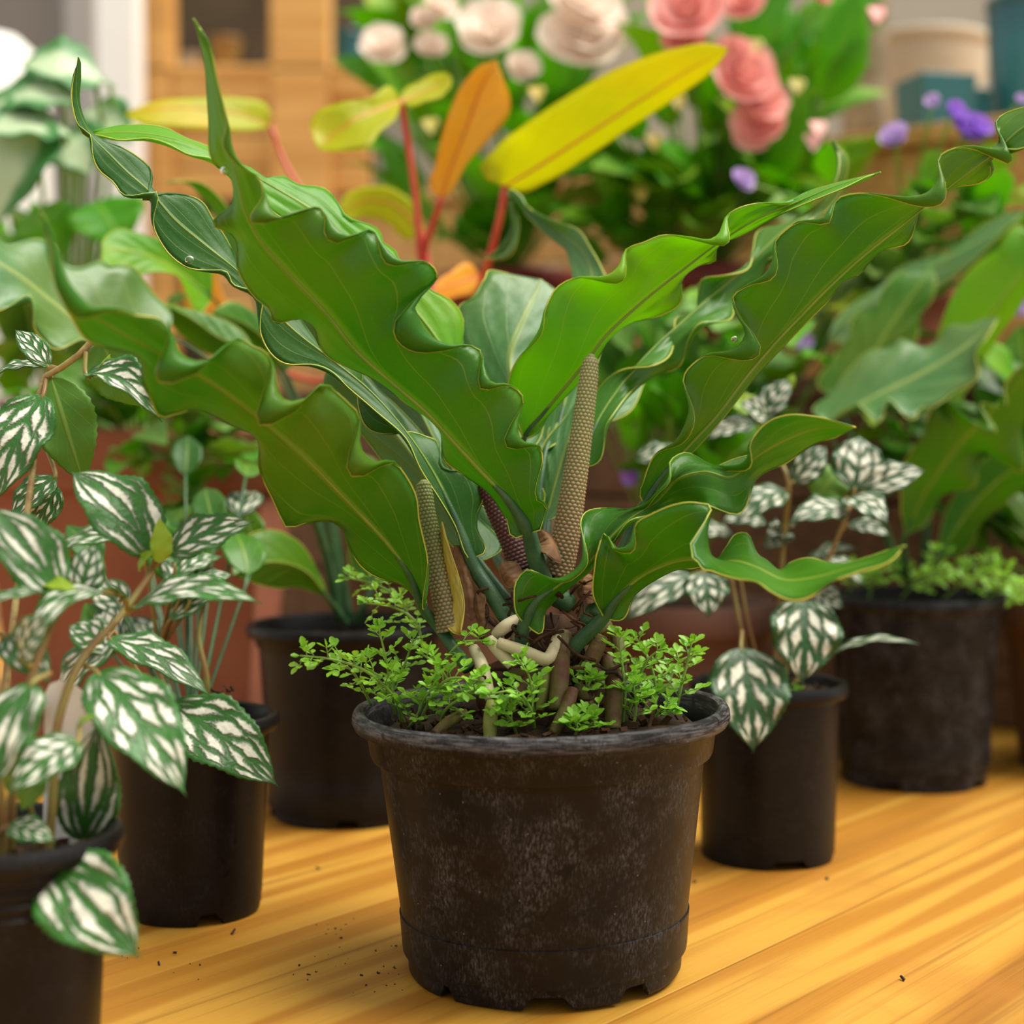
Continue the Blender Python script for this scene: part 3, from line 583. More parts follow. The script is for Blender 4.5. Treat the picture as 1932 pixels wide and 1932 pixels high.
# ------------------------------------------------------------------ tiny-leaved weed sprigs
def sprig(parent, path, seed, leaf=.0050, dens=1.0, branch=.018, z=None, ymat='weed'):
    rng = random.Random(seed); p = spline(path, 24); L = np.linalg.norm(np.diff(p, axis=0), axis=1).sum()
    st = tube('sprig', p, (.0009, .0008, .0005), M['weed_stem'], parent, 6)
    V, Fc, V2, F2 = [], [], [], []
    def leaflet(c, d, n, l):
        d = d / (np.linalg.norm(d) + 1e-9); n = n - d*np.dot(n, d); n /= np.linalg.norm(n) + 1e-9; s = np.cross(d, n); k = len(V)
        w = l * .34
        q = [(0,0,0), (.30,-.6,.05), (.68,-1,.10), (1.0,-.45,.06), (1.08,0,0), (1.0,.45,.06), (.68,1,.10), (.30,.6,.05), (.62,0,-.04)]
        for a, b, h in q: V.append(c + d*l*a + s*w*b + n*l*h)
        for i in range(8): Fc.append((k + i, k + (i+1) % 8, k + 8))
    nb = max(4, int(L / .0062 * dens))
    for i in range(nb):
        q = .22 + .78 * i/(nb-1); k = min(22, int(q*23)); c = p[k]; tan = p[k+1] - p[k]; tan /= np.linalg.norm(tan) + 1e-9
        for sgn in (0, PI):
            ph = i*1.9 + sgn + rng.uniform(-.4, .4); a = np.cross(tan, (.3, .2, .9)); a /= np.linalg.norm(a); b = np.cross(tan, a)
            d = a*math.cos(ph) + b*math.sin(ph) + tan*.55 + np.array((0, 0, .2)); d /= np.linalg.norm(d)
            bl = branch * rng.uniform(.5, 1.0) * (1.12 - .75*q)
            e = c + d*bl; v, f, _ = tube_data(spline([c, c + d*bl*.5 + np.array((0,0,.001)), e], 5), .00035, 4); n0 = len(V2); V2 += v; F2 += [tuple(x + n0 for x in g) for g in f]
            nl = max(2, int(bl / .0042))
            for j in range(nl):
                t = (j + 1)/nl; cc = c + d*bl*t
                for s2 in (-1, 1):
                    sd = np.cross(d, (0, 0, 1)); sd /= np.linalg.norm(sd) + 1e-9
                    leaflet(cc, d*.6 + sd*s2 + np.array((rng.uniform(-.3,.3), rng.uniform(-.3,.3), rng.uniform(-.1,.5))), np.array((rng.uniform(-.5,.5), rng.uniform(-.8,.1), 1)), leaf*rng.uniform(.65, 1.25))
            leaflet(e, d, np.array((rng.uniform(-.5,.5), rng.uniform(-.6,.2), 1)), leaf*1.1)
    for s2 in range(4): leaflet(p[-1], p[-1] - p[-3] + np.array([rng.uniform(-.0012,.0012) for _ in range(3)]), np.array((rng.uniform(-1,1), -.5, 1)), leaf*.9)
    o = mesh('leaflets', V, Fc, M[ymat], st); o['kind'] = 'stuff'
    o = mesh('twigs', V2, F2, M['weed_stem'], st); o['kind'] = 'stuff'
    return st
SG = ['766 1372 .853, 735 1290 .838, 731 1257 .835, 714 1183 .832', '758 1368 .85, 745 1318 .835, 690 1266 .822, 627 1244 .812, 566 1237 .805',
 '790 1366 .84, 818 1310 .825, 850 1280 .815, 912 1285 .808', '853 1345 .845, 853 1300 .832, 830 1262 .825, 800 1236 .82', '1010 1384 .825, 1000 1335 .812, 975 1305 .806, 920 1310 .80',
 '1008 1370 .828, 1003 1310 .818, 998 1275 .815, 979 1246 .812', '1175 1370 .845, 1179 1301 .842, 1172 1240 .842, 1168 1200 .842', '1185 1350 .86, 1205 1283 .858, 1222 1245 .856, 1245 1225 .855',
 '1275 1345 .86, 1288 1283 .858, 1298 1245 .857, 1305 1212 .856', '1236 1353 .865, 1236 1290 .868, 1222 1240 .872, 1201 1205 .875', '800 1230 .88, 783 1172 .885, 740 1145 .89, 690 1138 .892',
 '790 1190 .91, 740 1120 .92, 700 1100 .925, 652 1090 .93', '820 1280 .85, 844 1240 .842, 870 1213 .838, 908 1208 .835', '1097 1312 .84, 1108 1296 .836, 1118 1278 .834', '770 1375 .845, 790 1345 .83, 800 1318 .822, 815 1300 .82',
 '700 1330 .86, 680 1290 .85, 660 1262 .845, 640 1252 .84', '745 1350 .86, 742 1300 .85, 765 1250 .85, 780 1205 .85', '830 1370 .835, 840 1340 .825, 868 1318 .82, 900 1300 .815', '1130 1375 .825, 1120 1360 .82, 1112 1352 .818',
 '1255 1340 .88, 1262 1290 .885, 1280 1250 .888, 1310 1235 .89', '1195 1372 .84, 1200 1330 .838, 1195 1290 .836', '975 1385 .82, 965 1360 .815, 950 1340 .81', '1085 1388 .815, 1090 1375 .812, 1082 1360 .81', '1230 1365 .85, 1245 1340 .848, 1262 1330 .846']
for i, s in enumerate(SG): sprig(main, P3(s), i, branch=.013 if i in (13, 18, 20, 21, 22, 23) else .017, dens=.8)
# ------------------------------------------------------------------ other black pots and their plants
def potted(name, label, px, pyb, H, Rt, Rb, mat='pot_clean', z0=0, group=None, Y=None, soil=.88, chips=60, **k):
    c = G(px, pyb, z0) if Y is None else P(px, 900, Y)
    t = thing(name, label, 'potted plant', (c[0], c[1], z0), group)
    pot_mesh(t, c[0], c[1], H, Rt, Rb, M[mat], z0=z0, soil=soil, **k)
    if chips: soil_chips(t, c[0], c[1], z0 + H*soil, Rt*.8, chips, int(px))
    return t, c
def NTC(seed, h=.006): return [(-PI/2 + a + seed, .16, h) for a in (-1.4, -.1, 1.1, 2.4, 3.6)]
def pilea_shape(t):
    t = float(t); return max(math.sin(PI * min(1, t/.95)**.80)**.75 * (1 - .12*t), .11*(1 - t)/.2 if t > .8 else 0)
def pl(parent, bx, by, bY, tx, ty, tY, w, up=(0, -.8, .6), mat='pilea', stalk=None, **k):
    Y = (bY + tY)/2
    st = P(*stalk) if stalk else None
    kw = dict(prof=pilea_shape, cup=.16, droop=.10, serr=.03, n=26, m=6, wave=.12); kw.update(k)
    return simple_leaf(parent, P(bx, by, bY), P(tx, ty, tY), w*Y/F, M[mat], up, stalk=st, **kw)
def stem(parent, s, r, mat='pilea_stem'): return tube('stem', P3(s), r, M[mat], parent, 8, 26)
BR = 'pilea_stem_brown'
# front left
fl_, c = potted('potted_aluminium_plant', 'silver striped aluminium plant in the black pot cut by the lower left corner', -12, 2092, .115, .0515, .039, Y=.68, rings=4, collar=.30, step=.01, notches=NTC(.3))
pl(fl_, 95, 1628, .655, 266, 1810, .635, 190, (-.2, -.8, .65), 'pilea_stripe', stalk=(20, 1660, .68), n=34, m=8)
pl(fl_, 182, 1268, .70, 352, 1503, .67, 168, (.25, -.75, .65), stalk=(150, 1250, .71), n=34, m=8)
pl(fl_, 292, 1050, .76, 132, 890, .775, 150, (.25, -.75, .7), 'pilea_stripe', stalk=(285, 1075, .76), n=34, m=8, droop=.16)
pl(fl_, 318, 1046, .76, 480, 984, .77, 96, (0, -.75, .7), stalk=(290, 1070, .76), n=30, m=7)
pl(fl_, 252, 1147, .74, 494, 1138, .72, 92, (.0, -.55, .85), stalk=(238, 1160, .745), n=34, m=7, droop=.14)
pl(fl_, 236, 1130, .72, 40, 1225, .66, 105, (-.2, -.55, .8), stalk=(240, 1150, .73), n=30, m=7, droop=.18)
pl(fl_, 112, 1120, .70, -25, 955, .70, 138, (.3, -.75, .6), 'pilea_stripe', stalk=(120, 1135, .70), n=30, m=7)
pl(fl_, 150, 1126, .71, 180, 1025, .72, 80, (.1, -.95, .3), stalk=(120, 1140, .70))
pl(fl_, 110, 1130, .70, -40, 1150, .66, 60, (0, -.3, .9), stalk=(120, 1135, .70))
pl(fl_, 300, 1062, .755, 300, 975, .755, 48, (.6, -.8, .2), 'pilea_lime')
pl(fl_, 262, 1075, .755, 290, 1040, .75, 40, (0, -.6, .8), 'pilea_lime')
pl(fl_, 70, 1100, .70, 150, 1120, .695, 40, (0, -.5, .9), 'pilea_lime')
pl(fl_, 62, 1288, .66, -10, 1490, .64, 130, (-.2, -.8, .5), 'pilea_stripe', stalk=(95, 1270, .67), n=30, m=7)
pl(fl_, 148, 1398, .665, 15, 1500, .64, 105, (.1, -.65, .7), stalk=(150, 1370, .67), n=30, m=7)
pl(fl_, 158, 1588, .70, 185, 1360, .70, 125, (.2, -.95, .1), 'pilea_stripe', stalk=(105, 1622, .69), n=30, m=7, cup=.4)
pl(fl_, 15, 1560, .655, 104, 1588, .65, 66, (0, -.6, .8), stalk=(-10, 1580, .66))
pl(fl_, 40, 1240, .66, 100, 1160, .65, 90, (.1, -.7, .6), stalk=(60, 1260, .665))
pl(fl_, 10, 1200, .69, 95, 1290, .68, 90, (.2, -.7, .6), stalk=(-20, 1190, .69))
pl(fl_, 20, 1500, .68, 65, 1440, .68, 70, (.1, -.8, .6), 'pilea_under', stalk=(5, 1550, .68))
pl(fl_, 145, 1372, .672, 180, 1350, .668, 18, (0, -.6, .8), 'pilea_lime')
pl(fl_, 85, 1455, .66, 40, 1530, .66, 60, (0, -.8, .6), 'pilea_under')
pl(fl_, 10, 1360, .70, 80, 1330, .70, 90, (0, -.8, .6), stalk=(-10, 1400, .70))
stem(fl_, '85 1690 .68, 100 1500 .68, 108 1370 .69, 150 1250 .705, 225 1165 .735, 288 1078 .757', (.0022, .0020, .0018, .0015))
stem(fl_, '20 1690 .68, 25 1500 .67, 60 1280 .67, 110 1150 .69, 118 1130 .70', (.0018, .0016))
stem(fl_, '-5 1690 .67, 5 1550 .665, -20 1300 .66', (.0018, .0014))
stem(fl_, '50 1680 .69, 100 1625 .69, 160 1585 .70', (.0014, .0012))
stem(fl_, '-30 1690 .70, 10 1300 .74, 60 900 .80, 84 712 .83, 122 690 .825, 165 655 .82, 178 638 .82', (.0020, .0017, .0016, .0016), BR)
stem(fl_, '70 1690 .69, 70 1580 .685, 45 1480 .68', (.0012, .001))
# upper trailing branch of the same plant
pl(fl_, 82, 745, .82, -8, 950, .80, 140, (-.1, -.85, .5), stalk=(88, 712, .83), n=34, m=8)
pl(fl_, 96, 712, .84, 160, 918, .84, 125, (.2, -.95, .1), 'pilea_under', stalk=(88, 706, .83), n=26, m=7)
pl(fl_, 162, 706, .815, 306, 796, .80, 92, (.35, -.7, .6), 'pilea', stalk=(162, 664, .82), n=30, m=7, cup=.6, droop=.2)
pl(fl_, 190, 640, .835, 268, 770, .84, 120, (-.2, -.95, .0), 'pilea_under', stalk=(170, 650, .825), n=26, m=7)
pl(fl_, 105, 900, .83, 20, 985, .82, 75, (-.2, -.8, .5), stalk=(90, 850, .84))
pl(fl_, 110, 920, .835, 55, 1010, .83, 60, (.3, -.9, .3))
pl(fl_, 92, 694, .84, 28, 622, .85, 52, (.2, -.8, .5), stalk=(110, 695, .83))
pl(fl_, 80, 690, .85, -20, 712, .85, 50, (0, -.4, .9), stalk=(110, 695, .83))
pl(fl_, 185, 712, .815, 208, 668, .815, 22, (.7, -.8, .2), 'pilea_lime')
# tag standing in the same pot
g = NT('tag_print'); sx = g.n('SeparateXYZ', None, i0=g.coord('Generated'))
ln = g.math('GREATER_THAN', g.math('FRACT', g.math('MULTIPLY', sx.outputs[2], 60.0)), .55)
wd_ = g.math('GREATER_THAN', g.noise(1.0, g.n('Mapping', None, Vector=g.coord('Generated'), Scale=(26, 1, 60)).outputs[0], 1), .46)
msk = g.math('MULTIPLY', g.math('MULTIPLY', ln, wd_), g.math('MULTIPLY', g.math('GREATER_THAN', sx.outputs[2], .38), g.math('LESS_THAN', sx.outputs[2], .56)))
msk = g.math('MULTIPLY', msk, g.math('MULTIPLY', g.math('GREATER_THAN', sx.outputs[0], .45), g.math('LESS_THAN', sx.outputs[0], .92)))
tagm = g.fin(g.mix(g.math('MULTIPLY', msk, .75), (.92, .92, .89), (.06, .06, .07)), .4)
outl = [(196, 1700), (196, 1420), (190, 1360), (170, 1318), (140, 1292), (112, 1284), (94, 1290), (84, 1310), (80, 1700)]
tv = [P(x, y, .705) for x, y in outl]; nT = len(tv)
tv += [v + np.array((0, .0006, 0)) for v in tv]
to = mesh('plant_tag', tv, [tuple(range(nT)), tuple(range(2*nT - 1, nT - 1, -1))] + [(i, nT + i, nT + (i+1) % nT, (i+1) % nT) for i in range(nT)], tagm, None, False)
tag(to, 'white plastic plant tag stuck in the lower left pot', 'tag')
# left pot behind it
lf, c = potted('potted_aluminium_plant', 'aluminium plant in the shiny dark brown pot left of the large anthurium', 362, 1712, .116, .0525, .0408, collar=.05, step=.0, notches=NTC(.55, .007), soil=.9)
pl(lf, 320, 1330, .915, 527, 1486, .895, 150, (.15, -.8, .6), stalk=(285, 1310, .94), n=34, m=8)
pl(lf, 205, 1205, .93, 398, 1315, .91, 90, (.2, -.55, .8), stalk=(215, 1190, .94), n=30, m=7)
pl(lf, 420, 1110, 1.0, 330, 1150, .98, 60, (0, -.5, .8))
for i, (a, b, cc, d, w) in enumerate(((330, 1090, 420, 1050, 60), (350, 1110, 440, 1085, 50), (260, 1010, 100, 1040, 60), (230, 1200, 100, 1330, 110), (320, 1170, 430, 1100, 55), (215, 1230, 130, 1180, 80), (330, 1060, 250, 1000, 60), (360, 1130, 300, 1030, 70))):
    pl(lf, a, b, .97, cc, d, .99, w, (random.uniform(-.3, .3), -.6, .7), stalk=(300, 1230, .98))
stem(lf, '330 1380 .975, 310 1310 .97, 300 1230 .98, 320 1160 .98', (.0022, .0018))
stem(lf, '350 1380 .975, 390 1300 .97, 375 1200 .98, 390 1120 1.0', (.002, .0014))
stem(lf, '300 1380 .96, 280 1310 .94, 215 1190 .94', (.0018, .0014))
crumbs('leaf_debris', [(P(random.uniform(390, 440), random.uniform(1295, 1330), .93), random.uniform(.001, .003)) for _ in range(20)], random.Random(5), M['chip'], lf)
LFC = (c[0], c[1], .105)
# left back pot: smaller anthurium
lb, c = potted('potted_anthurium', 'smaller anthurium with dark drooping leaves in the shaded black pot at left back', 655, 1532, .142, .0735, .0565, collar=.12, step=.03, foot=.06, notches=NTC(.2), chips=120)
LBY = c[1]
# right front pot
rf, c = potted('potted_aluminium_plant', 'dark green and silver aluminium plant in the slim black pot right of the large anthurium', 1448, 1612, .117, .0525, .0440, collar=.045, step=.0, notches=[(-PI/2 + .18, .30, .006)] + NTC(1.4)[1:4], soil=.93)
DK = 'pilea_dark'; M[DK] = mat_pilea('aluminium_leaf_dark', (.010, .052, .009), (.74, .74, .60), 3.9)
pl(rf, 1515, 1130, 1.055, 1512, 1292, 1.035, 148, (.1, -.95, .25), DK, stalk=(1490, 1110, 1.07), n=34, m=8)
pl(rf, 1398, 1222, 1.045, 1421, 1422, 1.020, 165, (.15, -.9, .4), DK, stalk=(1400, 1190, 1.06), n=34, m=8)
pl(rf, 1562, 1238, 1.08, 1737, 1216, 1.06, 42, (.1, -.3, .95), DK, stalk=(1520, 1260, 1.085), droop=.12)
pl(rf, 1325, 1080, 1.07, 1337, 1166, 1.055, 95, (.1, -.9, .4), DK, stalk=(1350, 1065, 1.08))
pl(rf, 1305, 1085, 1.09, 1180, 1172, 1.07, 85, (0, -.6, .7), DK, stalk=(1350, 1070, 1.09))
pl(rf, 1612, 925, 1.10, 1622, 822, 1.12, 112, (.0, -.95, .2), DK, stalk=(1608, 950, 1.10))
pl(rf, 1630, 925, 1.10, 1746, 888, 1.10, 76, (-.1, -.8, .6), DK, stalk=(1610, 950, 1.10))
pl(rf, 1596, 940, 1.09, 1676, 988, 1.06, 82, (.1, -.6, .8), DK, stalk=(1606, 950, 1.10))
pl(rf, 1598, 962, 1.09, 1488, 985, 1.07, 76, (-.1, -.65, .7), DK, stalk=(1606, 955, 1.10))
pl(rf, 1482, 925, 1.10, 1385, 988, 1.08, 82, (-.2, -.65, .7), DK, stalk=(1488, 915, 1.10))
pl(rf, 1496, 910, 1.10, 1560, 842, 1.11, 66, (.1, -.9, .4), DK, stalk=(1488, 915, 1.10))
pl(rf, 1600, 990, 1.11, 1680, 1012, 1.10, 52, (0, -.6, .8), DK, stalk=(1590, 1000, 1.11))
pl(rf, 1520, 1060, 1.12, 1620, 1035, 1.10, 50, (0, -.5, .8), DK, stalk=(1510, 1080, 1.11))
pl(rf, 1540, 940, 1.12, 1590, 880, 1.13, 90, (0, -.9, .4), 'pilea_under')
pl(rf, 1430, 790, 1.14, 1492, 715, 1.15, 60, (.2, -.8, .5), DK, stalk=(1440, 830, 1.14))
pl(rf, 1420, 780, 1.14, 1380, 745, 1.15, 50, (0, -.8, .5), 'pilea_lime'); pl(rf, 1450, 790, 1.13, 1395, 760, 1.12, 60, (0, -.8, .5), DK)
pl(rf, 1425, 800, 1.14, 1330, 830, 1.14, 60, (0, -.6, .8), DK); pl(rf, 1480, 740, 1.15, 1500, 705, 1.15, 22, (0, -.8, .5), 'pilea_lime')
pl(rf, 1200, 870, 1.14, 1290, 850, 1.14, 60, (0, -.6, .8), DK)
for i in range(10): 
    x, y = random.uniform(1380, 1560), random.uniform(980, 1150); pl(rf, x, y, 1.12, x + random.uniform(-90, 90), y + random.uniform(-20, 50), 1.11, 60, (random.uniform(-.4, .4), -.6, .7), DK)
stem(rf, '1420 1290 1.09, 1398 1190 1.08, 1380 1090 1.09', (.0016, .0013)); stem(rf, '1440 1290 1.09, 1412 1180 1.085, 1395 1080 1.09', (.0016, .0012))
stem(rf, '1480 1290 1.09, 1490 1180 1.09, 1560 1060 1.10, 1608 945 1.10', (.002, .0014)); stem(rf, '1460 1290 1.10, 1470 1150 1.11, 1480 1000 1.11, 1488 910 1.10, 1440 820 1.14', (.002, .0012))
stem(rf, '1500 1290 1.08, 1530 1250 1.085, 1562 1238 1.08', (.0013, .001)); stem(rf, '1470 1290 1.08, 1480 1190 1.08, 1512 1125 1.055', (.0013, .001)); stem(rf, '1385 1100 1.09, 1350 1066 1.09', (.001, .001))
sprig(rf, P3('1500 1318 1.05, 1502 1308 1.045, 1504 1300 1.044'), 77, .003, .6, .006)
# right back pot: anthurium with pale blades
rb, c = potted('potted_anthurium', 'anthurium with pale frilled leaves in the grey dusted black pot at right back', 1722, 1470, .152, .0735, .0580, 'pot', collar=.05, step=.0, foot=.10, notches=NTC(.9), chips=120)
def P2(s): return s
traced_leaf(rb, '1560 800 1.27, 1640 755 1.27, 1740 705 1.27, 1820 655 1.27, 1885 600 1.27', '1540 785, 1570 740, 1600 700, 1640 662, 1690 650, 1700 640, 1740 655, 1770 640, 1795 612, 1830 612, 1860 600', '1600 772, 1620 768, 1650 795, 1680 765, 1720 792, 1735 775, 1760 768, 1800 742, 1845 705, 1842 670, 1860 640', AB, .03, -.03, .7, petiole='1700 1090 1.33, 1650 950 1.30, 1570 830 1.275', rib=.0016)
traced_leaf(rb, '1705 1010 1.30, 1745 930 1.29, 1800 850 1.27, 1870 770 1.25, 1960 690 1.23', '1700 960, 1705 880, 1740 820, 1760 770, 1790 750, 1810 780, 1830 800, 1860 760, 1880 770, 1900 720, 1930 690', '1730 1000, 1790 930, 1830 920, 1880 860, 1900 880, 1935 800, 1950 740', M['anth'], -.02, .02, .9, petiole='1715 1095 1.33, 1705 1040 1.31', rib=.0018)
traced_leaf(rb, '1590 760 1.36, 1640 680 1.37, 1690 600 1.38, 1740 530 1.39, 1760 500 1.40', '1555 740, 1570 680, 1600 640, 1610 600, 1650 580, 1670 540, 1700 515, 1740 512', '1620 760, 1690 690, 1730 640, 1735 600, 1760 560, 1765 530', M['anth'], .01, .0, .8, petiole='1700 1090 1.37, 1640 920 1.36', rib=.0016)
traced_leaf(rb, '1790 760 1.34, 1830 660 1.34, 1880 580 1.33, 1960 480 1.32', '1770 720, 1780 600, 1830 510, 1880 470, 1940 430', '1810 750, 1850 690, 1880 640, 1935 560', M['anth_lime_lit'], .01, .01, .8, petiole='1740 1090 1.37, 1760 900 1.35', rib=.0018)
traced_leaf(rb, '1560 640 1.40, 1640 570 1.41, 1720 525 1.42, 1800 480 1.42, 1870 440 1.42, 1940 395 1.42', '1580 600, 1660 540, 1700 505, 1780 480, 1850 430, 1900 405', '1590 650, 1660 600, 1740 560, 1790 530, 1850 480, 1900 430', AB, .01, -.01, .8, petiole='1700 1090 1.40, 1600 800 1.40', rib=.0014)
traced_leaf(rb, '1770 1050 1.34, 1830 960 1.33, 1890 900 1.32, 1980 840 1.30', '1775 1000, 1810 920, 1870 860, 1930 840', '1800 1050, 1860 980, 1920 930, 1970 880', M['anth'], .01, .02, .8, petiole='1740 1100 1.35, 1755 1075 1.345', rib=.0016)
for i, s in enumerate(('1640 1130 1.31, 1650 1090 1.30, 1690 1070 1.29', '1700 1130 1.30, 1740 1090 1.28, 1790 1085 1.27', '1780 1130 1.30, 1830 1095 1.28, 1900 1090 1.26, 1935 1115 1.25', '1750 1120 1.33, 1770 1070 1.33, 1765 1040 1.33', '1830 1120 1.34, 1850 1070 1.34, 1880 1060 1.33', '1600 1120 1.33, 1615 1090 1.32, 1650 1085 1.31', '1860 1130 1.30, 1900 1110 1.28, 1930 1130 1.26')):
    sprig(rb, P3(s), 100 + i, .006, .8, .022)
# leaves of the left back anthurium
traced_leaf(lb, '620 1130 1.15, 580 1080 1.13, 520 1060 1.10, 470 1070 1.08, 440 1085 1.07', '600 1080, 560 1020, 510 1000, 470 1010, 440 1050', '600 1120, 570 1110, 520 1110, 480 1100', M['anth'], .01, .01, .4, petiole='650 1175 1.19, 640 1160 1.17', rib=.0015)
traced_leaf(lb, '320 640 1.10, 250 650 1.08, 170 626 1.06, 90 565 1.04, 20 510 1.02, -80 450 1.0', '325 600, 290 555, 240 500, 195 495, 188 489, 160 503, 125 498, 100 460, 60 449, 20 462, -10 440, -50 420', '260 670, 190 650, 150 645, 108 660, 80 640, 65 616, 60 585, 52 572, 20 580, -10 590, -50 540', AB, .035, -.035, .7, petiole='640 1170 1.21, 600 1000 1.18, 480 780 1.14, 380 670 1.12', rib=.0016)
traced_leaf(lb, '480 660 1.16, 420 640 1.15, 360 600 1.14, 300 570 1.12', '460 630, 400 595, 340 580', '460 680, 400 670, 340 630', M['anth'], .01, .01, .5, petiole='645 1170 1.22, 600 900 1.19, 520 700 1.17', rib=.001)
traced_leaf(lb, '400 560 1.20, 330 510 1.18, 270 480 1.16, 200 470 1.14, 192 490 1.13', '400 510, 350 440, 300 450, 260 440, 220 432, 200 445', '390 580, 330 518, 280 515, 250 524, 200 500', M['anth_lime_lit'], .01, -.01, .6, petiole='650 1170 1.23, 560 850 1.22, 440 620 1.21', rib=.0012)
traced_leaf(lb, '470 540 1.22, 440 450 1.22, 400 380 1.22, 350 345 1.21, 310 345 1.2', '440 520, 420 440, 380 370, 340 340', '480 520, 470 450, 430 390, 380 345', M['anth'], .01, -.01, .6, petiole='660 1170 1.24, 600 850 1.23, 510 650 1.22', rib=.001)
traced_leaf(lb, '540 700 1.2, 500 640 1.19, 460 610 1.18, 400 590 1.16', '510 690, 470 650, 430 620', '560 680, 530 630, 480 590, 430 570', M['anth'], .01, .01, .5, petiole='655 1170 1.22, 610 900 1.21', rib=.001)
traced_leaf(lb, '700 1110 1.2, 720 1020 1.21, 700 930 1.22, 640 860 1.22', '670 1080, 670 980, 640 900', '740 1080, 770 1000, 750 920, 690 860', M['anth'], .01, .01, .5, petiole='670 1175 1.21, 690 1140 1.2', rib=.001)
# ------------------------------------------------------------------ philodendron with red stalks, behind the centre
M['phil'] = mat_anthurium('philodendron_leaf', (.40, .47, .010), (.47, .48, .010), (.85, .85, .01), (.62, .30, .02), .6, .42)
M['phil_new'] = mat_anthurium('philodendron_new_leaf', (.78, .38, .03), (.80, .50, .05), (.98, .62, .03), (.66, .09, .02), .46, .4)
M['phil_rib'] = mat_simple('philodendron_rib', (.66, .20, .03), (.60, .12, .03), 20, .45)
M['red_stalk'] = mat_simple('red_stalk', (.46, .035, .030), (.55, .09, .04), 25, .4)
M['terracotta'] = mat_simple('terracotta', (.32, .115, .065), (.26, .09, .05), 18, .8, .25, bump=.3, bscale=150)
def clay_pot(t, cx, cy, z0, H, Rt, Rb, mat, plants=True):
    pr = [(Rb*.5, .004), (Rb - .002, 0), (Rb, .002)] + [(Rb + (Rt*.90 - Rb)*q, H*.78*q) for q in (.3, .7, 1)] + [(Rt*.97, H*.785), (Rt*.985, H*.80), (Rt, H*.99), (Rt*.985, H), (Rt*.92, H), (Rt*.90, H*.9), (Rt*.8, H*.5), (.001, H*.45)]
    lathe('pot', pr, mat, t, cx, cy, z0, 64)
    mesh('soil', [(cx, cy, z0 + H*.93)] + [(cx + Rt*.9*math.cos(a), cy + Rt*.9*math.sin(a), z0 + H*.91) for a in np.linspace(0, 2*PI, 33)[:-1]], [(0, 1 + i, 1 + (i+1) % 32) for i in range(32)], M['soil'], t)
ph_c = P(850, 900, 1.36)
ph = thing('potted_philodendron', 'yellow leaved philodendron with red stalks behind the large anthurium', 'potted plant', (ph_c[0], ph_c[1], 0))
M['umber_pot'] = mat_simple('umber_clay', (.15, .075, .045), (.11, .055, .035), 20, .75)
clay_pot(ph, ph_c[0], ph_c[1], 0, .235, .105, .075, M['umber_pot'])
def phil_leaf(mid, l, r, mat, stalk, dL=.0, dR=.0, sr=.0034):
    o = traced_leaf(ph, mid, l, r, mat, dL, dR, .5, rib=.0016, margin=False, ns=40, m=5, rib_mat='phil_rib')
    tube('stalk', P3(stalk), (sr, sr*.8), M['red_stalk'], o, 8, 20)
phil_leaf('952 352 1.28, 1010 318 1.27, 1100 260 1.26, 1200 195 1.255, 1300 132 1.25, 1375 92 1.25', '915 340, 906 320, 930 285, 990 235, 1080 175, 1180 122, 1280 90, 1340 82', '975 362, 1030 345, 1110 295, 1200 235, 1290 175, 1350 128', M['phil'], '860 640 1.34, 900 560 1.32, 925 480 1.30, 945 400 1.285, 952 352 1.28', -.02, .02)
phil_leaf('832 375 1.30, 850 320 1.30, 880 240 1.295, 905 170 1.29, 937 115 1.285', '816 360, 822 310, 845 220, 880 150, 915 120', '846 365, 880 310, 925 260, 960 215, 962 185, 945 140', M['phil_new'], '830 640 1.34, 800 480 1.32, 818 420 1.31, 832 375 1.30', -.01, -.01)
phil_leaf('757 190 1.31, 720 205 1.29, 670 225 1.27, 620 262 1.26, 600 280 1.25', '740 165, 700 185, 640 195, 600 210, 585 235', '745 225, 720 245, 690 280, 650 285, 620 285', M['phil'], '830 640 1.34, 795 490 1.32, 785 380 1.315, 768 260 1.31, 757 190 1.31', .0, -.03)
phil_leaf('757 190 1.31, 790 178 1.32, 830 160 1.33, 852 148 1.33', '760 175, 790 155, 830 138, 845 140', '770 200, 800 192, 838 178, 850 160', M['phil'], '830 640 1.34, 797 480 1.325, 787 380 1.32, 770 260 1.318, 760 200 1.315', .01, -.02, .0022)
phil_leaf('512 238 1.42, 450 215 1.40, 380 205 1.38, 300 205 1.36, 235 215 1.35', '505 200, 450 185, 370 185, 290 192', '480 245, 400 245, 320 240, 260 232', M['phil'], '760 640 1.36, 640 460 1.38, 550 330 1.41, 525 280 1.42, 512 238 1.42', .01, -.02, .0024)
phil_leaf('905 520 1.32, 860 535 1.30, 820 550 1.28', '890 500, 850 515, 825 535', '900 545, 860 560, 830 565', M['phil_new'], '860 640 1.34, 900 560 1.33, 905 520 1.32', 0, 0)
phil_leaf('800 440 1.42, 740 385 1.42, 690 380 1.42, 640 400 1.41', '790 400, 740 355, 690 352, 650 370', '780 450, 730 420, 680 410, 650 415', M['phil'], '830 640 1.36, 815 540 1.40, 800 440 1.42', 0, 0, .002)
phil_leaf('420 640 1.42, 380 560 1.42, 370 500 1.42, 400 440 1.43', '390 630, 345 560, 345 500, 380 450', '450 620, 420 560, 410 500, 415 450', M['phil_new'], '780 660 1.36, 600 720 1.40, 420 640 1.42', 0, 0, .003)

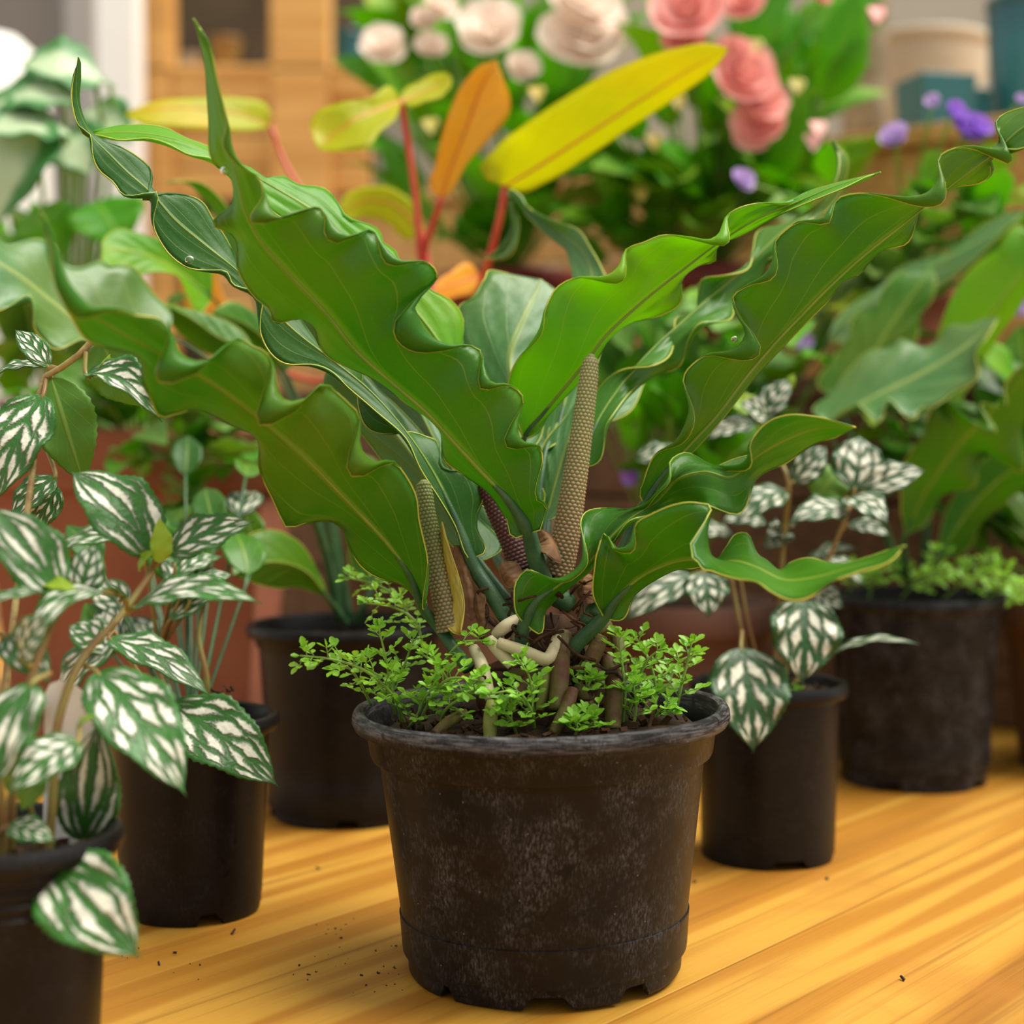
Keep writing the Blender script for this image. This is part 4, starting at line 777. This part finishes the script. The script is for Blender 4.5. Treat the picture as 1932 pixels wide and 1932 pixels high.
# ------------------------------------------------------------------ background plants
M['lush'] = mat_anthurium('lush_leaf', (.055, .28, .008), (.10, .36, .010), (.40, .78, .012), (.24, .48, .04), .46, .42)
M['lush_lime'] = mat_anthurium('lush_lime_leaf', (.13, .34, .012), (.20, .40, .015), (.45, .68, .02), (.3, .5, .06), .38, .42)
M['violet_leaf'] = mat_anthurium('soft_leaf', (.12, .28, .05), (.18, .36, .07), (.40, .62, .08), (.30, .46, .12), .42, .55)
g = NT('caladium_leaf'); t_, v_, s_ = uv_ts(g); nn = g.noise(28, g.coord('Object'), 3)
pw = g.ramp(g.math('ADD', g.math('MULTIPLY', s_, .6), g.math('MULTIPLY', nn, .9)), .60, .88)
M['caladium'] = g.fin(g.mix(pw, (.50, .62, .40), (.05, .22, .045)), .4, .4, None, .3, g.mix(pw, (.6, .75, .4), (.15, .42, .05)))
M['petal_pale'] = mat_simple('petal_blush', (.97, .90, .80), (.95, .78, .70), 30, .5, trans=.35, tcol=(.97, .85, .75))
M['petal_pink'] = mat_simple('petal_salmon', (.95, .44, .40), (.95, .60, .55), 30, .5, trans=.35, tcol=(.95, .45, .4))
M['petal_purple'] = mat_simple('petal_purple', (.36, .16, .70), (.45, .25, .78), 30, .5, trans=.25, tcol=(.5, .25, .9))
M['petal_lilac'] = mat_simple('petal_lilac', (.60, .46, .74), (.52, .36, .70), 30, .5, trans=.25, tcol=(.6, .45, .8))
def petal_mesh(name, mat):
    V, n, m = [], 8, 7
    for i in range(n):
        t = i/(n-1); w = .62*math.sin(PI*min(1, t*.93 + .02))**.6
        for j in range(m): s = j/(m-1)*2 - 1; V.append((t, s*w, .28*t*t + .22*s*s*w))
    me = bpy.data.meshes.new(name); me.from_pydata(V, [], grid_faces(n, m)); me.materials.append(mat); me.update(); return me
PET = {k: petal_mesh('petal_' + k, M['petal_' + k]) for k in ('pale', 'pink', 'purple', 'lilac')}
def flower(parent, c, r, kind, layers=((6, .10, 1.0), (5, .45, .8), (4, .9, .5)), face=(0, -.9, .4), stalk=None):
    rng = random.Random(int(c[0]*9999)); q = Vector(face).to_track_quat('Z', 'Y')
    core = simple_core(parent, c, r*.16, kind); core.name = 'flower'
    for li, (n, el, k) in enumerate(layers):
        for i in range(n):
            o = bpy.data.objects.new('petal', PET[kind]); COL.objects.link(o); o.parent = core
            M_ = Matrix.Translation(Vector(c)) @ q.to_matrix().to_4x4() @ Matrix.Rotation(2*PI*i/n + li*.5 + rng.uniform(-.2, .2), 4, 'Z') @ Matrix.Rotation(-el + rng.uniform(-.15, .15), 4, 'Y') @ Matrix.Diagonal((r*k*rng.uniform(.85, 1.1), r*k*1.05, r*k, 1))
            o.matrix_basis = M_
    if stalk is not None: tube('flower_stalk', [stalk, (np.array(stalk) + np.array(c))/2 + np.array((0, 0, .01)), c], .0014, M['weed_stem'], core, 6, 8)
    return core
for me in PET.values(): me.polygons.foreach_set('use_smooth', [True]*len(me.polygons))
def simple_core(parent, c, r, kind):
    v = []; n = 5
    for i in range(n):
        th = PI*i/(n-1)
        for j in range(8): a = 2*PI*j/8; v.append((c[0] + r*max(.05, math.sin(th))*math.cos(a), c[1] + r*max(.05, math.sin(th))*math.sin(a), c[2] + r*math.cos(th)))
    f = grid_faces(n, 8, True) + [tuple(range(7, -1, -1)), tuple(32 + j for j in range(8))]
    return mesh('flower', v, f, M['petal_' + kind], parent)
def bush(parent, crown, boxes, n, mats, size, seed, stalk_r=.0014, wav=.08, stalk_mat='weed_stem', prof=ovate, upb=.5):
    """foliage: every leaf on its own stalk, fanned out from the crown into the given pixel boxes (x0,y0,x1,y1,Y0,Y1)"""
    rng = random.Random(seed); cr = np.array(crown)
    for i in range(n):
        x0, y0, x1, y1, Y0, Y1 = boxes[i % len(boxes)]
        p = P(rng.uniform(x0, x1), rng.uniform(y0, y1), rng.uniform(Y0, Y1)); L = rng.uniform(*size)
        out = p - cr; out[2] *= .5; out /= np.linalg.norm(out) + 1e-9
        d = out + np.array((rng.uniform(-.5, .5), rng.uniform(-.6, .3), rng.uniform(-.25, .55))); d /= np.linalg.norm(d)
        up = (rng.uniform(-.5, .5), rng.uniform(-1.0, -.1), upb + rng.uniform(0, .6))
        simple_leaf(parent, p - d*L/2, p + d*L/2, L*rng.uniform(.5, .68), M[rng.choice(mats)], up, .18, .10, 12, 4, prof, wave=wav, stalk=cr + (p - cr)*.12 + np.array((0, 0, -.01)), stalk_mat=M[stalk_mat], stalk_r=stalk_r)
def back_pot(name, label, px, Y, z0, H, R, mat, group=None):
    c = P(px, 800, Y); t = thing(name, label, 'potted plant', (c[0], c[1], z0), group); clay_pot(t, c[0], c[1], z0, H, R, R*.72, mat); return t, (c[0], c[1], z0 + H)
M['brown_pot'] = mat_simple('brown_clay', (.13, .060, .022), (.10, .045, .018), 20, .7)
M['mauve_pot'] = mat_simple('mauve_clay', (.20, .095, .070), (.16, .08, .06), 20, .7)
M['red_pot'] = mat_simple('dark_red_plastic', (.20, .020, .014), (.15, .016, .012), 20, .45)
ZT = .34
bA, cr = back_pot('potted_begonia', 'begonia with pale blush double flowers in the background left of the salmon one', 960, 2.04, ZT, .14, .085, M['red_pot'])
bush(bA, cr, [(700, 0, 1180, 420, 1.86, 2.1), (780, 120, 1150, 470, 1.84, 2.0), (690, -40, 1100, 200, 1.95, 2.15)], 90, ['lush', 'lush', 'lush_lime'], (.075, .125), 5)
for x, y, r in ((726, 92, 44), (925, 66, 62), (1100, 85, 82), (1095, 10, 74), (815, 92, 34), (985, 132, 34), (830, 12, 36), (1150, 60, 40), (800, 40, 30)):
    flower(bA, P(x, y, 1.80), r*1.80/F*1.05, 'pale', face=(random.uniform(-.4, .4), -.9, .5), stalk=np.array(cr) + np.array((0, 0, .05)))
bB, cr = back_pot('potted_begonia', 'begonia with salmon pink double flowers and yellow buds in the background', 1330, 1.94, ZT, .135, .09, M['red_pot'])
bush(bB, cr, [(1180, 20, 1600, 400, 1.76, 2.0), (1120, 180, 1500, 470, 1.74, 1.9), (1400, 0, 1620, 330, 1.8, 2.0), (1080, 300, 1330, 460, 1.72, 1.85)], 110, ['lush', 'lush', 'lush_lime'], (.075, .13), 9)
for x, y, r in ((1300, 28, 74), (1405, 8, 44), (1402, 150, 66), (1432, 245, 54), (1290, 78, 44), (1380, 110, 40), (1425, 195, 55), (1550, -5, 20)):
    flower(bB, P(x, y, 1.70), r*1.70/F*1.05, 'pink', face=(random.uniform(-.3, .3), -.9, .4), stalk=np.array(cr) + np.array((0, 0, .05)))
for x, y in ((1275, 195), (1205, 365), (1230, 270), (1500, 165), (1540, 245), (1530, 270), (1420, 90), (1010, 180), (1650, 30), (810, 240)):
    simple_leaf(bB, P(x, y - 16, 1.72), P(x + 6, y + 16, 1.70), .019, M['petal_pink'] if x in (1540, 1530, 1650) else M['spathe'], (0, -1, .2), .3, .1, 8, 3, name='bud')
bush(lf, LFC, [(150, 1000, 330, 1300, 1.0, 1.08), (250, 930, 470, 1180, 1.04, 1.12), (300, 850, 480, 1000, 1.06, 1.14)], 20, ['anth', 'anth_top', 'pilea_dark', 'anth'], (.035, .055), 71, .0010, stalk_mat='petiole')
# caladium, upper left
cA, cr = back_pot('potted_caladium', 'caladium with pale green veined leaves at the upper left', 130, 1.82, .0, .20, .09, M['terracotta'])
for b, t, w, u in (((130, 250, 1.50), (-30, 255, 1.46), 150, (0, -.6, .8)), ((60, 215, 1.50), (-20, 440, 1.46), 180, (-.2, -.9, .3)), ((190, 150, 1.55), (40, 125, 1.52), 110, (0, -.8, .6)), ((150, 190, 1.52), (-40, 215, 1.5), 110, (0, -.6, .8)), ((120, 250, 1.52), (170, 330, 1.5), 110, (.2, -.9, .3)), ((215, 160, 1.58), (110, 170, 1.55), 70, (0, -.5, .8)), ((180, 380, 1.56), (230, 470, 1.54), 120, (.2, -.8, .4)), ((60, 400, 1.56), (130, 480, 1.54), 100, (0, -.8, .5)), ((120, 140, 1.6), (60, 190, 1.58), 90, (0, -.8, .5)), ((160, 210, 1.6), (250, 270, 1.58), 90, (0, -.8, .5)), ((20, 440, 1.56), (-30, 520, 1.54), 110, (0, -.8, .5))):
    simple_leaf(cA, P(*b), P(*t), w*1.35*b[2]/F, M['caladium'] if b[1] < 260 or w > 150 else M['lush'], u, .15, .12, 20, 5, wave=.08, stalk=np.array(cr) + np.array((0, 0, .0)), stalk_mat=M['weed_stem'], stalk_r=.0026)
bush(cA, cr, [(-40, 470, 210, 700, 1.56, 1.75), (-40, 420, 120, 620, 1.6, 1.8)], 22, ['lush', 'caladium', 'violet_leaf'], (.07, .11), 61)
# green plants under the caladium, in the terracotta planter
tp = thing('terracotta_planter', 'terracotta trough with shrubby green plants behind the aluminium plants', 'potted plant', (P(300, 900, 1.48)[0], 1.48, 0))
pxl, pxr = P(-60, 900, 1.42)[0], P(520, 900, 1.42)[0]
def trough(x0, x1, y0, y1, z0, z1, wall, flare):
    v, f = [], []
    prof = [(0, z0), (.0, z0 + .004), (flare*.8, z1 - .055), (flare*.8 + .008, z1 - .053), (flare + .008, z1 - .003), (flare + .006, z1), (flare - wall + .004, z1), (flare - wall, z1 - .01), (flare*.5 - wall, z0 + .1)]
    for e, z in prof: v += [(x0 - e, y0 - e, z), (x1 + e, y0 - e, z), (x1 + e, y1 + e, z), (x0 - e, y1 + e, z)]
    f = grid_faces(len(prof), 4, True); return v, f
v, f = trough(pxl + .03, pxr - .03, 1.44, 1.60, .018, .285, .012, .022); o = mesh('trough', v, f, M['terracotta'], tp, False); md = o.modifiers.new('bevel', 'BEVEL'); md.width = .004; md.segments = 2
v, f = trough(pxl + .0, pxr - .01, 1.42, 1.62, 0, .03, .008, .008); mesh('saucer', [(a, b, max(0, min(.03, c))) for a, b, c in v], f, M['terracotta'], tp, False)
box('soil', (pxl + .035, pxr - .035, 1.445, 1.595, .2, .262), M['soil'], tp, 0)
bush(tp, ((pxl + pxr)/2, 1.5, .27), [(180, 640, 520, 980, 1.30, 1.42), (200, 760, 480, 1000, 1.25, 1.38), (0, 560, 330, 800, 1.35, 1.5)], 46, ['lush', 'violet_leaf', 'anth'], (.05, .085), 21)
for s in ('380 960 1.36, 385 870 1.36, 380 790 1.36', '270 960 1.38, 268 880 1.37, 275 800 1.37'): tube('stem', P3(s), .002, M['weed_stem'], tp, 6, 12)
# violets and soft leaved plants, right
vA, cr = back_pot('potted_violet', 'soft leaved plant with purple flowers at the upper right', 1700, 1.76, .34, .10, .07, M['terracotta'])
bush(vA, (cr[0], cr[1], cr[2] + .05), [(1480, 380, 1760, 640, 1.48, 1.62), (1560, 300, 1932, 560, 1.5, 1.65), (1740, 330, 1940, 520, 1.45, 1.6), (1280, 560, 1560, 760, 1.45, 1.6), (1350, 620, 1700, 860, 1.4, 1.55)], 120, ['violet_leaf', 'violet_leaf', 'lush', 'lush_lime'], (.05, .085), 31)
FT = ((5, .2, 1.0), (5, .45, .8))
for x, y, r, k in ((1800, 215, 26, 'purple'), (1822, 248, 40, 'purple'), (1845, 245, 30, 'purple'), (1690, 262, 32, 'lilac'), (1760, 195, 18, 'lilac'), (1916, 580, 26, 'lilac'), (1400, 342, 26, 'lilac'), (1516, 650, 22, 'lilac'), (1925, 190, 14, 'lilac')):
    flower(vA, P(x, y, 1.50), r*1.5/F, k, FT, (random.uniform(-.4, .4), -.8, .5), np.array(cr) + np.array((0, 0, .03)))
vB, cr = back_pot('potted_violet', 'dark leaved violet with one purple bloom low behind the tall spadix', 1290, 1.50, .0, .13, .085, M['mauve_pot'])
bush(vB, cr, [(1180, 720, 1420, 900, 1.34, 1.5), (1250, 640, 1420, 820, 1.4, 1.55), (1090, 560, 1300, 760, 1.42, 1.55)], 48, ['violet_leaf', 'lush', 'anth'], (.05, .08), 41)
flower(vB, P(1192, 896, 1.40), 22*1.4/F, 'purple', FT, (-.5, -.7, -.2), np.array(cr) + np.array((0, 0, .01)))
vC, cr = back_pot('leafy_pot_plant', 'dark green leafy plant behind the right back pot', 2060, 1.38, .0, .15, .075, M['brown_pot'])
bush(vC, cr, [(1800, 820, 1960, 1060, 1.36, 1.45), (1850, 640, 1960, 900, 1.36, 1.46), (1620, 760, 1800, 900, 1.40, 1.5)], 34, ['lush', 'anth', 'anth'], (.06, .09), 51)
# ------------------------------------------------------------------ pots on the upper step and shelving at the back
def bowl_pot(name, label, px, Yd, py0, py1, w, mat, cat='pot', square=False):
    z0 = .66; Y = Yd; R = w/2*Y/F; c = P(px, 400, Y); H = (py1 - py0)*Y/F
    t = thing(name, label, cat, (c[0], c[1], z0))
    if square:
        pr = [(R*.6*1.3, .0), (R*1.25, .004), (R*1.41, H*.97), (R*1.41, H), (R*1.28, H), (R*1.2, H*.3), (.001, H*.25)]
        v = []
        for r, z in pr:
            for j in range(4): a = PI/4 + j*PI/2 + .25; v.append((c[0] + r*math.cos(a), c[1] + r*math.sin(a), z0 + z))
        o = mesh('body', v, grid_faces(len(pr), 4, True), mat, t, False); md = o.modifiers.new('bevel', 'BEVEL'); md.width = .008; md.segments = 3
    else:
        lathe('body', [(R*.5, .0), (R*.72, .002), (R*.80, H*.2), (R*.96, H*.7), (R, H*.94), (R*.99, H), (R*.93, H), (R*.9, H*.9), (R*.7, H*.3), (.001, H*.25)], mat, t, c[0], c[1], z0, 48)
    lathe('rim', [(R*.93, H*.95), (R*1.03, H*.95), (R*1.04, H*1.0), (R*1.02, H*1.02), (R*.93, H*1.02), (R*.93, H*.95)], mat, t, c[0], c[1], z0, 40) if not square else None
    return t
teal = mat_simple('teal_glaze', (.016, .125, .155), (.012, .10, .13), 8, .3, .5); teal2 = mat_simple('blue_glaze', (.014, .085, .125), (.02, .14, .18), 8, .3, .5); beige = mat_simple('beige_ceramic', (.52, .44, .33), (.46, .38, .28), 6, .6)
bowl_pot('glazed_pot', 'square teal glazed pot at the upper right', 1762, 2.20, 85, 215, 112, teal, square=True)
bowl_pot('glazed_pot', 'taller blue teal glazed pot at the right edge', 1935, 2.22, -60, 215, 150, teal2)
bowl_pot('glazed_pot', 'dark teal glazed pot between two other glazed pots', 1845, 2.38, 100, 240, 110, teal2)
bowl_pot('ceramic_pot', 'large beige ceramic pot behind the teal pots', 1740, 2.60, -40, 240, 230, beige)
# stone-like post beside the beige pot
gp = mat_simple('mottled_bark', (.16, .12, .07), (.30, .25, .17), 30, .9, bump=1, bscale=60)
pc = P(1630, 300, 2.45); tk = thing('tree_fern_trunk', 'mottled brown trunk standing beside the beige pot', 'trunk', (pc[0], pc[1], .66))
lathe('trunk', [(.03, .0), (.034, .03), (.031, .12), (.034, .24), (.030, .40), (.032, .55), (.001, .56)], gp, tk, pc[0], pc[1], .66, 24, lambda i, r, z, a: (r*(1 + .15*mnoise.noise((math.cos(a)*4, math.sin(a)*4, z*20))), z))
lathe('saucer', [(.001, .0), (.05, .001), (.056, .012), (.053, .012), (.047, .004), (.001, .004)], M['pot_clean'], tk, pc[0], pc[1], .66, 32)
# shelving with posts
SY = 3.6
sh = thing('shelf_unit', 'orange pine shelving with square posts at the back left', 'shelf', (P(450, 300, SY)[0], SY, -.75))
def bar(name, x0, x1, y0, y1, Y0, Y1, mat, parent):
    a = P(x0, y1, Y0); b = P(x1, y0, Y0); return box(name, (a[0], b[0], Y0, Y1, a[2], b[2]), mat, parent, .004)
zb = -.75
for x0, x1 in ((268, 324), (512, 622)):
    a = P(x0, 500, SY)[0]; b = P(x1, 500, SY)[0]; box('post', (a, b, SY, SY + .09, zb, 1.6), wood_orange, sh, .004)
bar('rail', 324, 512, 132, 190, SY + .01, SY + .07, wood_orange, sh); bar('rail', 622, 700, 125, 180, SY + .01, SY + .07, wood_orange, sh)
for i in range(3):
    bar('panel_board', 324, 512, 194 + i*62, 252 + i*62, SY + .03, SY + .05, wood_orange, sh); bar('panel_board', 622, 700, 184 + i*62, 242 + i*62, SY + .03, SY + .05, wood_orange, sh)
bar('shelf_board', 262, 706, 122, 134, SY + .0, SY + .45, wood_orange, sh)
dk = mat_simple('dark_recess_board', (.10, .075, .045), (.07, .05, .03), 5, .8)
bar('back_panel', 262, 706, -420, 700, SY + .46, SY + .48, dk, sh)
for x, y0, w, mat, lab in ((365, 70, 50, beige, 'small beige pot on the back shelf'), (425, 40, 60, mat_simple('ochre_glaze', (.30, .17, .04), None, 10, .5), 'ochre pot on the back shelf'), (470, 85, 50, M['pot_clean'], 'small black pot on the back shelf'), (655, 30, 70, teal, 'teal pot on the back shelf between posts')):
    Y = SY + .22; z0 = P(400, 122, SY)[2] ; c = P(x, 100, Y); R = w/2*Y/F; H = (125 - y0)*Y/F
    t = thing('shelf_pot', lab, 'pot', (c[0], c[1], z0)); lathe('body', [(R*.5, .0), (R*.7, .001), (R*.8, H*.3), (R*.97, H*.9), (R, H), (R*.92, H), (R*.8, H*.4), (.001, H*.3)], mat, t, c[0], c[1], z0, 32)
    lathe('rim', [(R*.9, H*.96), (R*1.05, H*.96), (R*1.06, H*1.03), (R*.9, H*1.03)], mat, t, c[0], c[1], z0, 32)
# white post, grey door leaf and a white covered bale at the far left
wp = box('trim_1', (P(186, 500, 3.5)[0], P(262, 500, 3.5)[0], 3.5, 3.58, -.75, 2.6), mat_simple('white_paint', (.92, .91, .88), (.90, .88, .85), 3, .5), None, .004); wp['kind'] = 'structure'
dr = box('door_1', (P(-420, 500, 3.9)[0], P(186, 500, 3.9)[0], 3.9, 3.94, -.75, 2.4), mat_simple('grey_brown_paint', (.24, .21, .18), (.21, .18, .155), 3, .6), None, .004); dr['kind'] = 'structure'
d2 = box('trim_2', (P(126, 500, 3.85)[0], P(182, 500, 3.85)[0], 3.85, 3.9, -.75, 2.5), mat_simple('grey_paint', (.46, .44, .42), (.42, .40, .38), 3, .6), None, .004); d2['kind'] = 'structure'
ws = P(20, 75, 3.0); wc = mat_simple('white_cloth', (.78, .77, .73), (.70, .69, .65), 4, .8, bump=.5, bscale=12)
v = []; n = 14
for i in range(n):
    q = i/(n-1); z = -.75 + (ws[2] + .75)*min(1, q*1.15) ; r = .17*(1 - max(0, (q - .8)/.2)**2*.92) + .012*mnoise.noise((q*6, 0, 0))
    for j in range(28): a = 2*PI*j/28; v.append((ws[0] - .10 + r*(1 + .05*math.sin(5*a + q*3))*math.cos(a), 3.0 + r*math.sin(a), z))
o = mesh('covered_sack', v, grid_faces(n, 28, True) + [tuple((n-1)*28 + j for j in range(28))], wc); tag(o, 'tall white covered sack at the far left edge', 'sack')
# ------------------------------------------------------------------ small things on the table and drops
rng = random.Random(4); cs = []
for i in range(60):
    x, y = rng.choice(((700, 1850), (760, 1800), (590, 1830), (640, 1750), (230, 1790), (340, 1850))); p = G(x + rng.gauss(0, 30), y + rng.gauss(0, 18)); r = rng.choice((.0004, .0006, .0007, .0012)); cs.append(((p[0], p[1], r*.25), r))
for x, y in ((1703, 1848), (600, 1640), (1560, 1660), (1310, 1665), (330, 1800), (440, 1760)): p = G(x, y); cs.append(((p[0], p[1], .0008), .0022))
o = crumbs('soil_crumbs', cs, rng, mat_simple('crumb', (.018, .012, .008), (.03, .02, .012), 50, .9)); tag(o, 'dark soil crumbs scattered on the table planks', 'crumbs', kind='stuff')
wm = NT('water'); wm.set(wm.b.inputs['Transmission Weight'], 1.0); wm.set(wm.b.inputs['IOR'], 1.33); wm.fin((1, 1, 1), .02)
for x, y, Y, r, lab in ((357, 490, .862, .0022, 'water drop on the lower edge of the twisted left leaf'), (425, 322, .760, .0020, 'water drop hanging below the tall leaf tip'), (1386, 640, .845, .0016, 'water drop in the fold of the long right leaf')):
    c = P(x, y, Y); v = []
    for i in range(7):
        th = PI*i/6
        for j in range(12): a = 2*PI*j/12; v.append((c[0] + r*1.2*max(.02, math.sin(th))*math.cos(a), c[1] + r*.7*max(.02, math.sin(th))*math.sin(a), c[2] + r*math.cos(th)))
    tag(mesh('water_drop', v, grid_faces(7, 12, True) + [tuple(range(11, -1, -1)), tuple(72 + j for j in range(12))], wm.m), lab, 'water drop')
